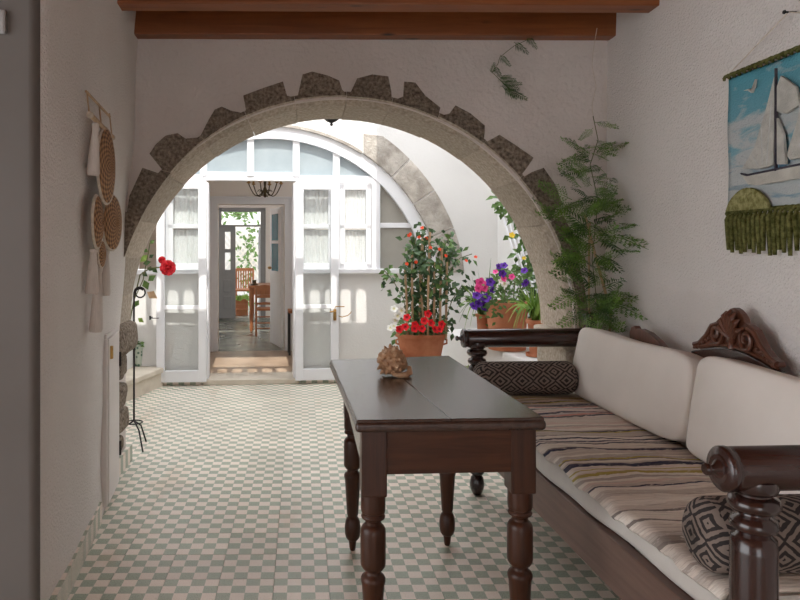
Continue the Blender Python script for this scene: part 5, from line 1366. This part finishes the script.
vine('flowering_vine', 'fine stemmed vine drooping over the spider plant pot', W(543, 325, DV-.2), [W(x, y, DV-.2) for x, y in ((543, 335), (540, 310), (546, 285), (538, 265), (545, 250))], 110, 'leaf_dark', .05, .05, seed=13)
flower(vn, 'yellow', W(512, 235, DV-.05)-Vector(vn.location), .024, rn); flower(vn, 'yellow', W(524, 258, DV-.05)-Vector(vn.location), .016, rn)

# --- asparagus fern in the corner
def frond_mesh():
    rnd = random.Random(4); mb = MB()
    mb.tube([(0, 0, 0), (0, .5, .04), (0, 1, -.03)], [.010, .007, .003], 4, False)
    npin = 10
    for i in range(npin):
        t = .10+.88*i/npin; L_ = .30*(1-t)**.8+.05
        for sg in (-1, 1):
            b = Vector((0, t+.03*(sg > 0), .04*math.sin(PI*t))); d = Vector((sg*1.0, .85, rnd.uniform(-.25, .25))).normalized()
            e = b+d*L_*rnd.uniform(.75, 1.15)
            mb.add([b-Vector((0, .006, 0)), b+Vector((0, .008, 0)), e], [(0, 1, 2)])
            m = 4
            for j in range(1, m+1):
                p_ = b.lerp(e, j/m*.96); nl = .085*(1-j/m*.5)
                for s2 in (-1, 1):
                    dd_ = (d+Vector((-d.y, d.x, 0))*s2*.75).normalized(); q_ = p_+dd_*nl+Vector((0, 0, rnd.uniform(-.03, .03)))
                    mb.add([p_-d*.020, p_+d*.020, q_], [(0, 1, 2)])
    return mb.mesh('frond', M['fern'], False, 40, False)
FM = frond_mesh()
def spray_mesh():
    rnd = random.Random(14); mb = MB()
    mb.tube([(0, 0, 0), (0, .5, .04), (0, 1, -.03)], [.012, .009, .004], 4, False)
    for i in range(9):
        t = .08+.9*i/9; L_ = .34*(1-t)**.8+.07
        for sg in (-1, 1):
            b = Vector((0, t+.04*(sg > 0), .04*math.sin(PI*t))); d = Vector((sg*1.0, .95, rnd.uniform(-.3, .3))).normalized()
            mb.leaf(b, d, Vector((0, 0, 1)), L_*rnd.uniform(.8, 1.15), .055)
    return mb.mesh('frond', M['fern_dark'], False, 40, False)
M['fern_dark'] = nmat('fern_dark', (.018, .055, .010), (.07, .16, .025), 16, .55, kind='World', lo=.3, hi=.7)
FM2 = spray_mesh()
def frond(par, base, direction, nrm, size, me=None):
    y_ = direction.normalized(); x_ = y_.cross(nrm).normalized(); z_ = x_.cross(y_)
    o = inst('frond', me or FM, par, base); o.rotation_euler = Matrix((x_, y_, z_)).transposed().to_euler(); o.scale = (size, size, size); return o
fpz = C(1.474, 3.42)
fn = thing('asparagus_fern', 'tall feathery asparagus fern tied to stakes in the corner behind the sofa', 'potted plant', fpz)
pot_mesh(.035, .047, .22, .03, 20).build('pot', 'terracotta', fn)
fcl = W(592, 112, 3.42)
def lf(x, y, D): return W(x, y, D)-fpz
MB().tube([Vector((-.01, 0, .15)), lf(611, 312, 3.33), lf(597, 262, 3.36), lf(585, 215, 3.38)], .0065, 6).build('stake', 'bamboo', fn)
MB().tube([Vector((.01, 0, .15)), lf(589, 312, 3.38), lf(589, 250, 3.39), lf(590, 222, 3.40)], .005, 6).build('stake', 'bamboo', fn)
stemp = [Vector((0, 0, .15)), lf(600, 330, 3.37), lf(592, 260, 3.38), lf(598, 200, 3.39), lf(590, 165, 3.40), lf(598, 140, 3.41), lf(593, 116, 3.42)]
MB().tube(stemp, .0022, 5).build('stem', 'stem', fn)
MB().tube([lf(593, 116, 3.42), lf(592, 105, 3.44), lf(596, 86, 3.44), lf(592, 66, 3.44), lf(593, 52, 3.44), lf(597, 28, 3.37)], .0016, 5).build('string', 'rope', fn)
rf = random.Random(31)
for i in range(135):
    t = rf.random(); y = 320-t*175
    wy = 10+22*math.sin(PI*min(1, (1-t)*.85+.10))
    x = 593+rf.gauss(0, wy*.40)
    b = lf(x, y, 3.37+rf.uniform(-.05, .03))
    sg = -1 if x < 593 else 1
    if rf.random() < .25: sg = -sg
    ln3 = rf.uniform(.09, .23)*(1.0 if t < .7 else .75)
    an = rf.uniform(-35, 40)
    d = Vector((sg*math.cos(R_(an)), -rf.uniform(.0, .55), math.sin(R_(an))))
    tipx = (fpz+b+d*ln3).x
    if tipx > 1.52: d.y = -1.0; d.x *= .2
    frond(fn, b, d, Vector((rf.uniform(-.6, .6), -.7, rf.uniform(.2, 1.4))), ln3*(.8 if i % 3 == 0 else 1), FM2 if i % 3 == 0 else FM)
for (bx_, by_, tx, ty, D_) in ((600, 235, 646, 247, 3.08), (597, 300, 648, 318, 3.10), (594, 122, 618, 128, 3.30), (593, 128, 580, 140, 3.36), (596, 140, 612, 148, 3.30), (592, 150, 572, 158, 3.36), (592, 165, 578, 178, 3.36), (588, 255, 553, 275, 3.30), (588, 290, 552, 308, 3.30), (585, 250, 556, 228, 3.34), (590, 310, 560, 326, 3.3), (592, 240, 565, 232, 3.35), (596, 180, 617, 190, 3.25), (594, 205, 560, 212, 3.36)):
    a = lf(bx_, by_, 3.36); frond(fn, a, lf(tx, ty, D_)-a, Vector((0, -1, .8)), (lf(tx, ty, D_)-a).length*1.05)
# tendril on the arch wall
t0 = W(510, 60, 3.47)
td = thing('fern_tendril', 'thin asparagus fern tendril trailing on the plaster above the arch', 'vine', t0)
tpts = [(535, 34), (527, 40), (514, 46), (500, 57), (498, 64), (492, 72), (500, 80), (508, 88), (520, 96)]
TP = [W(x, y, 3.455)-t0 for x, y in tpts]
MB().tube(TP, .0015, 5).build('stem', 'stem', td)
for (x, y, tx, ty, s) in ((514, 42, 527, 53, .1), (527, 36, 536, 48, .09), (500, 55, 510, 66, .085), (494, 66, 500, 76, .08), (492, 74, 494, 64, .06), (498, 80, 516, 80, .09), (502, 84, 520, 84, .1), (500, 86, 522, 90, .1), (506, 90, 528, 100, .12), (500, 78, 510, 76, .06), (504, 88, 516, 98, .09)):
    a = W(x, y, 3.452)-t0; b = W(tx, ty, 3.43)-t0; frond(td, a, b-a, Vector((0, -1, .3)), s, FM2)

# --- left of the courtyard: iron hook stand, rose, painted pot
s0_ = C((134-PX)/FPX*4.12, 4.12)
hk = thing('iron_hook_stand', 'thin black iron hook stand on three feet beside the arch jamb', 'plant stand', s0_)
zt4 = W(134, 296, 4.12).z
MB().tube([(0, 0, .16), (0, 0, zt4)], .006, 8).build('pole', 'iron', hk)
cu_ = [Vector((0, 0, zt4))]
for i in range(20):
    a = PI-i/19*R_(500); r = .036*(1-i/19*.35); cu_.append(Vector((.036+r*math.cos(a), 0, zt4+.02+r*math.sin(a))))
MB().tube(cu_, .005, 8).build('hook', 'iron', hk)
for a in (R_(-52), R_(68), R_(188)):
    MB().tube([(0, 0, .165), (.07*math.cos(a), .07*math.sin(a), .12), (.125*math.cos(a), .125*math.sin(a), .004)], .005, 8).build('foot', 'iron', hk)
MB().tube([(.05*math.cos(u), .05*math.sin(u), .155) for u in [2*PI*k/16 for k in range(17)]], .004, 6).build('ring', 'iron', hk)
rp = C(-1.43, 4.62)
rs = thing('rose_bush', 'potted rose with one full red bloom leaning past the stone arch', 'potted plant', rp)
pot_mesh(.10, .14, .28, .03, 24).build('pot', 'terracotta', rs)
MB().lathe([(.12, .25), (.001, .255)], 16).build('soil', 'soil', rs)
DR_ = 4.62
def lr(x, y, D=DR_): return W(x, y, D)-rp
MB().tube([Vector((0, 0, .24)), lr(128, 330), lr(134, 300), lr(140, 275), lr(150, 268), lr(166, 267)], .005, 6).build('stem', 'stem', rs)
MB().tube([lr(134, 300), lr(143, 280), lr(148, 255), lr(150, 243)], .004, 6).build('stem', 'stem', rs)
for (x, y, l_, tx, ty, mt_) in ((144, 280, 9, 148, 290, 'leaf_mid'), (148, 281, 8, 153, 277, 'leaf_mid'), (147, 292, 10, 157, 298, 'bamboo'), (143, 264, 7, 149, 262, 'leaf_dark'), (147, 268, 6, 155, 270, 'leaf_dark'), (152, 268, 6, 158, 273, 'leaf_dark'), (140, 262, 9, 146, 256, 'leaf_light'), (150, 244, 5, 154, 240, 'leaf_mid'), (148, 252, 5, 143, 249, 'leaf_mid'), (149, 258, 5, 153, 255, 'leaf_dark'), (138, 318, 6, 146, 324, 'leaf_light'), (142, 272, 6, 147, 276, 'leaf_dark'), (139, 300, 7, 134, 308, 'leaf_mid')):
    a = lr(x, y); d = lr(tx, ty)-a; l2 = l_*DR_/FPX*1.2
    MB().leaf(a, d, Vector((0, -1, .3)), l2, l2*.72).build('leaf', mt_, rs, smooth=False, recalc=False)
def rose(par, p, r, seed):
    rnd = random.Random(seed); vs = []; fs_ = []; mb = MB()
    for ring, (cnt_, rad, op, hgt) in enumerate(((3, .25, .2, .55), (5, .5, .55, .6), (6, .78, .95, .5), (7, 1.0, 1.25, .32))):
        for k in range(cnt_):
            a = 2*PI*(k+ring*.37)/cnt_; ca = Vector((math.cos(a), math.sin(a), 0)); ta_ = Vector((-math.sin(a), math.cos(a), 0)); wd = .75*rad+.12
            g_ = []
            for j in range(4):
                t = j/3
                for i in range(-2, 3):
                    s = i/2; g_.append((ca*(rad*(.35+.65*t)*(1-.12*s*s)+.08*op*t*t)+ta_*wd*s*(.4+.6*math.sin(PI*(.25+.5*t)))+Vector((0, 0, hgt*(t-.45*op*t*t)+rnd.uniform(-.03, .03))))*r)
            mb.add(g_, [(j*5+i, j*5+i+1, j*5+i+6, j*5+i+5) for j in range(3) for i in range(4)])
    mb.ball((0, 0, .18*r), .26*r, .26*r, .40*r, 8, 6)
    o = mb.build('flower', 'petal_rose', par, loc=tuple(p), rz=tuple(Vector((.15, -1, .25)).to_track_quat('Z', 'Y').to_euler()), recalc=False)
    return o
rose(rs, lr(168, 268, DR_-.03), .046, 1); rose(rs, lr(162, 260, DR_), .022, 2)
pm_ = G(138.5, 366, .165)
pp_ = thing('painted_pot', 'green and white painted pot with small plant on the stone bench', 'potted plant', pm_)
DM = (CAM_H-.165)*FPX/(366-PY); sm4 = DM/FPX
pot_mesh(3.6*sm4, 5.2*sm4, 22*sm4, .02, 24).build('pot', 'painted', pp_)
MB().lathe([(4.6*sm4, 22*sm4-.024), (.001, 22*sm4-.02)], 14).build('soil', 'soil', pp_)
fl = MB()
for i in range(40):
    a = rn.uniform(0, 2*PI); fl.leaf(Vector((rn.gauss(0, .02), rn.gauss(0, .02), 22*sm4-.02+rn.uniform(0, .03))), Vector((math.cos(a), math.sin(a), rn.uniform(.0, .7))), Vector((0, -.6, .8)), rn.uniform(.05, .09), .03)
fl.build('foliage', 'leaf_mid', pp_, smooth=False, recalc=False)['kind'] = 'stuff'
# hanging lantern behind the arch crown
lt = W(331.5, 126, 4.25)
ln2 = thing('hanging_lantern', 'black iron lantern hung behind the crown of the stone arch', 'lantern', lt)
MB().lathe([(.004, 0), (.012, .008), (.006, .018), (.03, .028), (.055, .05)], 6).build('finial', 'iron', ln2)
MB().lathe([(.055, .05), (.075, .22), (.085, .23), (.02, .30), (.006, .34)], 6).build('body', 'iron', ln2, smooth=False)
MB().tube([(0, 0, .34), (0, 0, .55), (0, -(lt.y-YA-TA)+.0, .62)], .006, 6).build('bracket', 'iron', ln2)
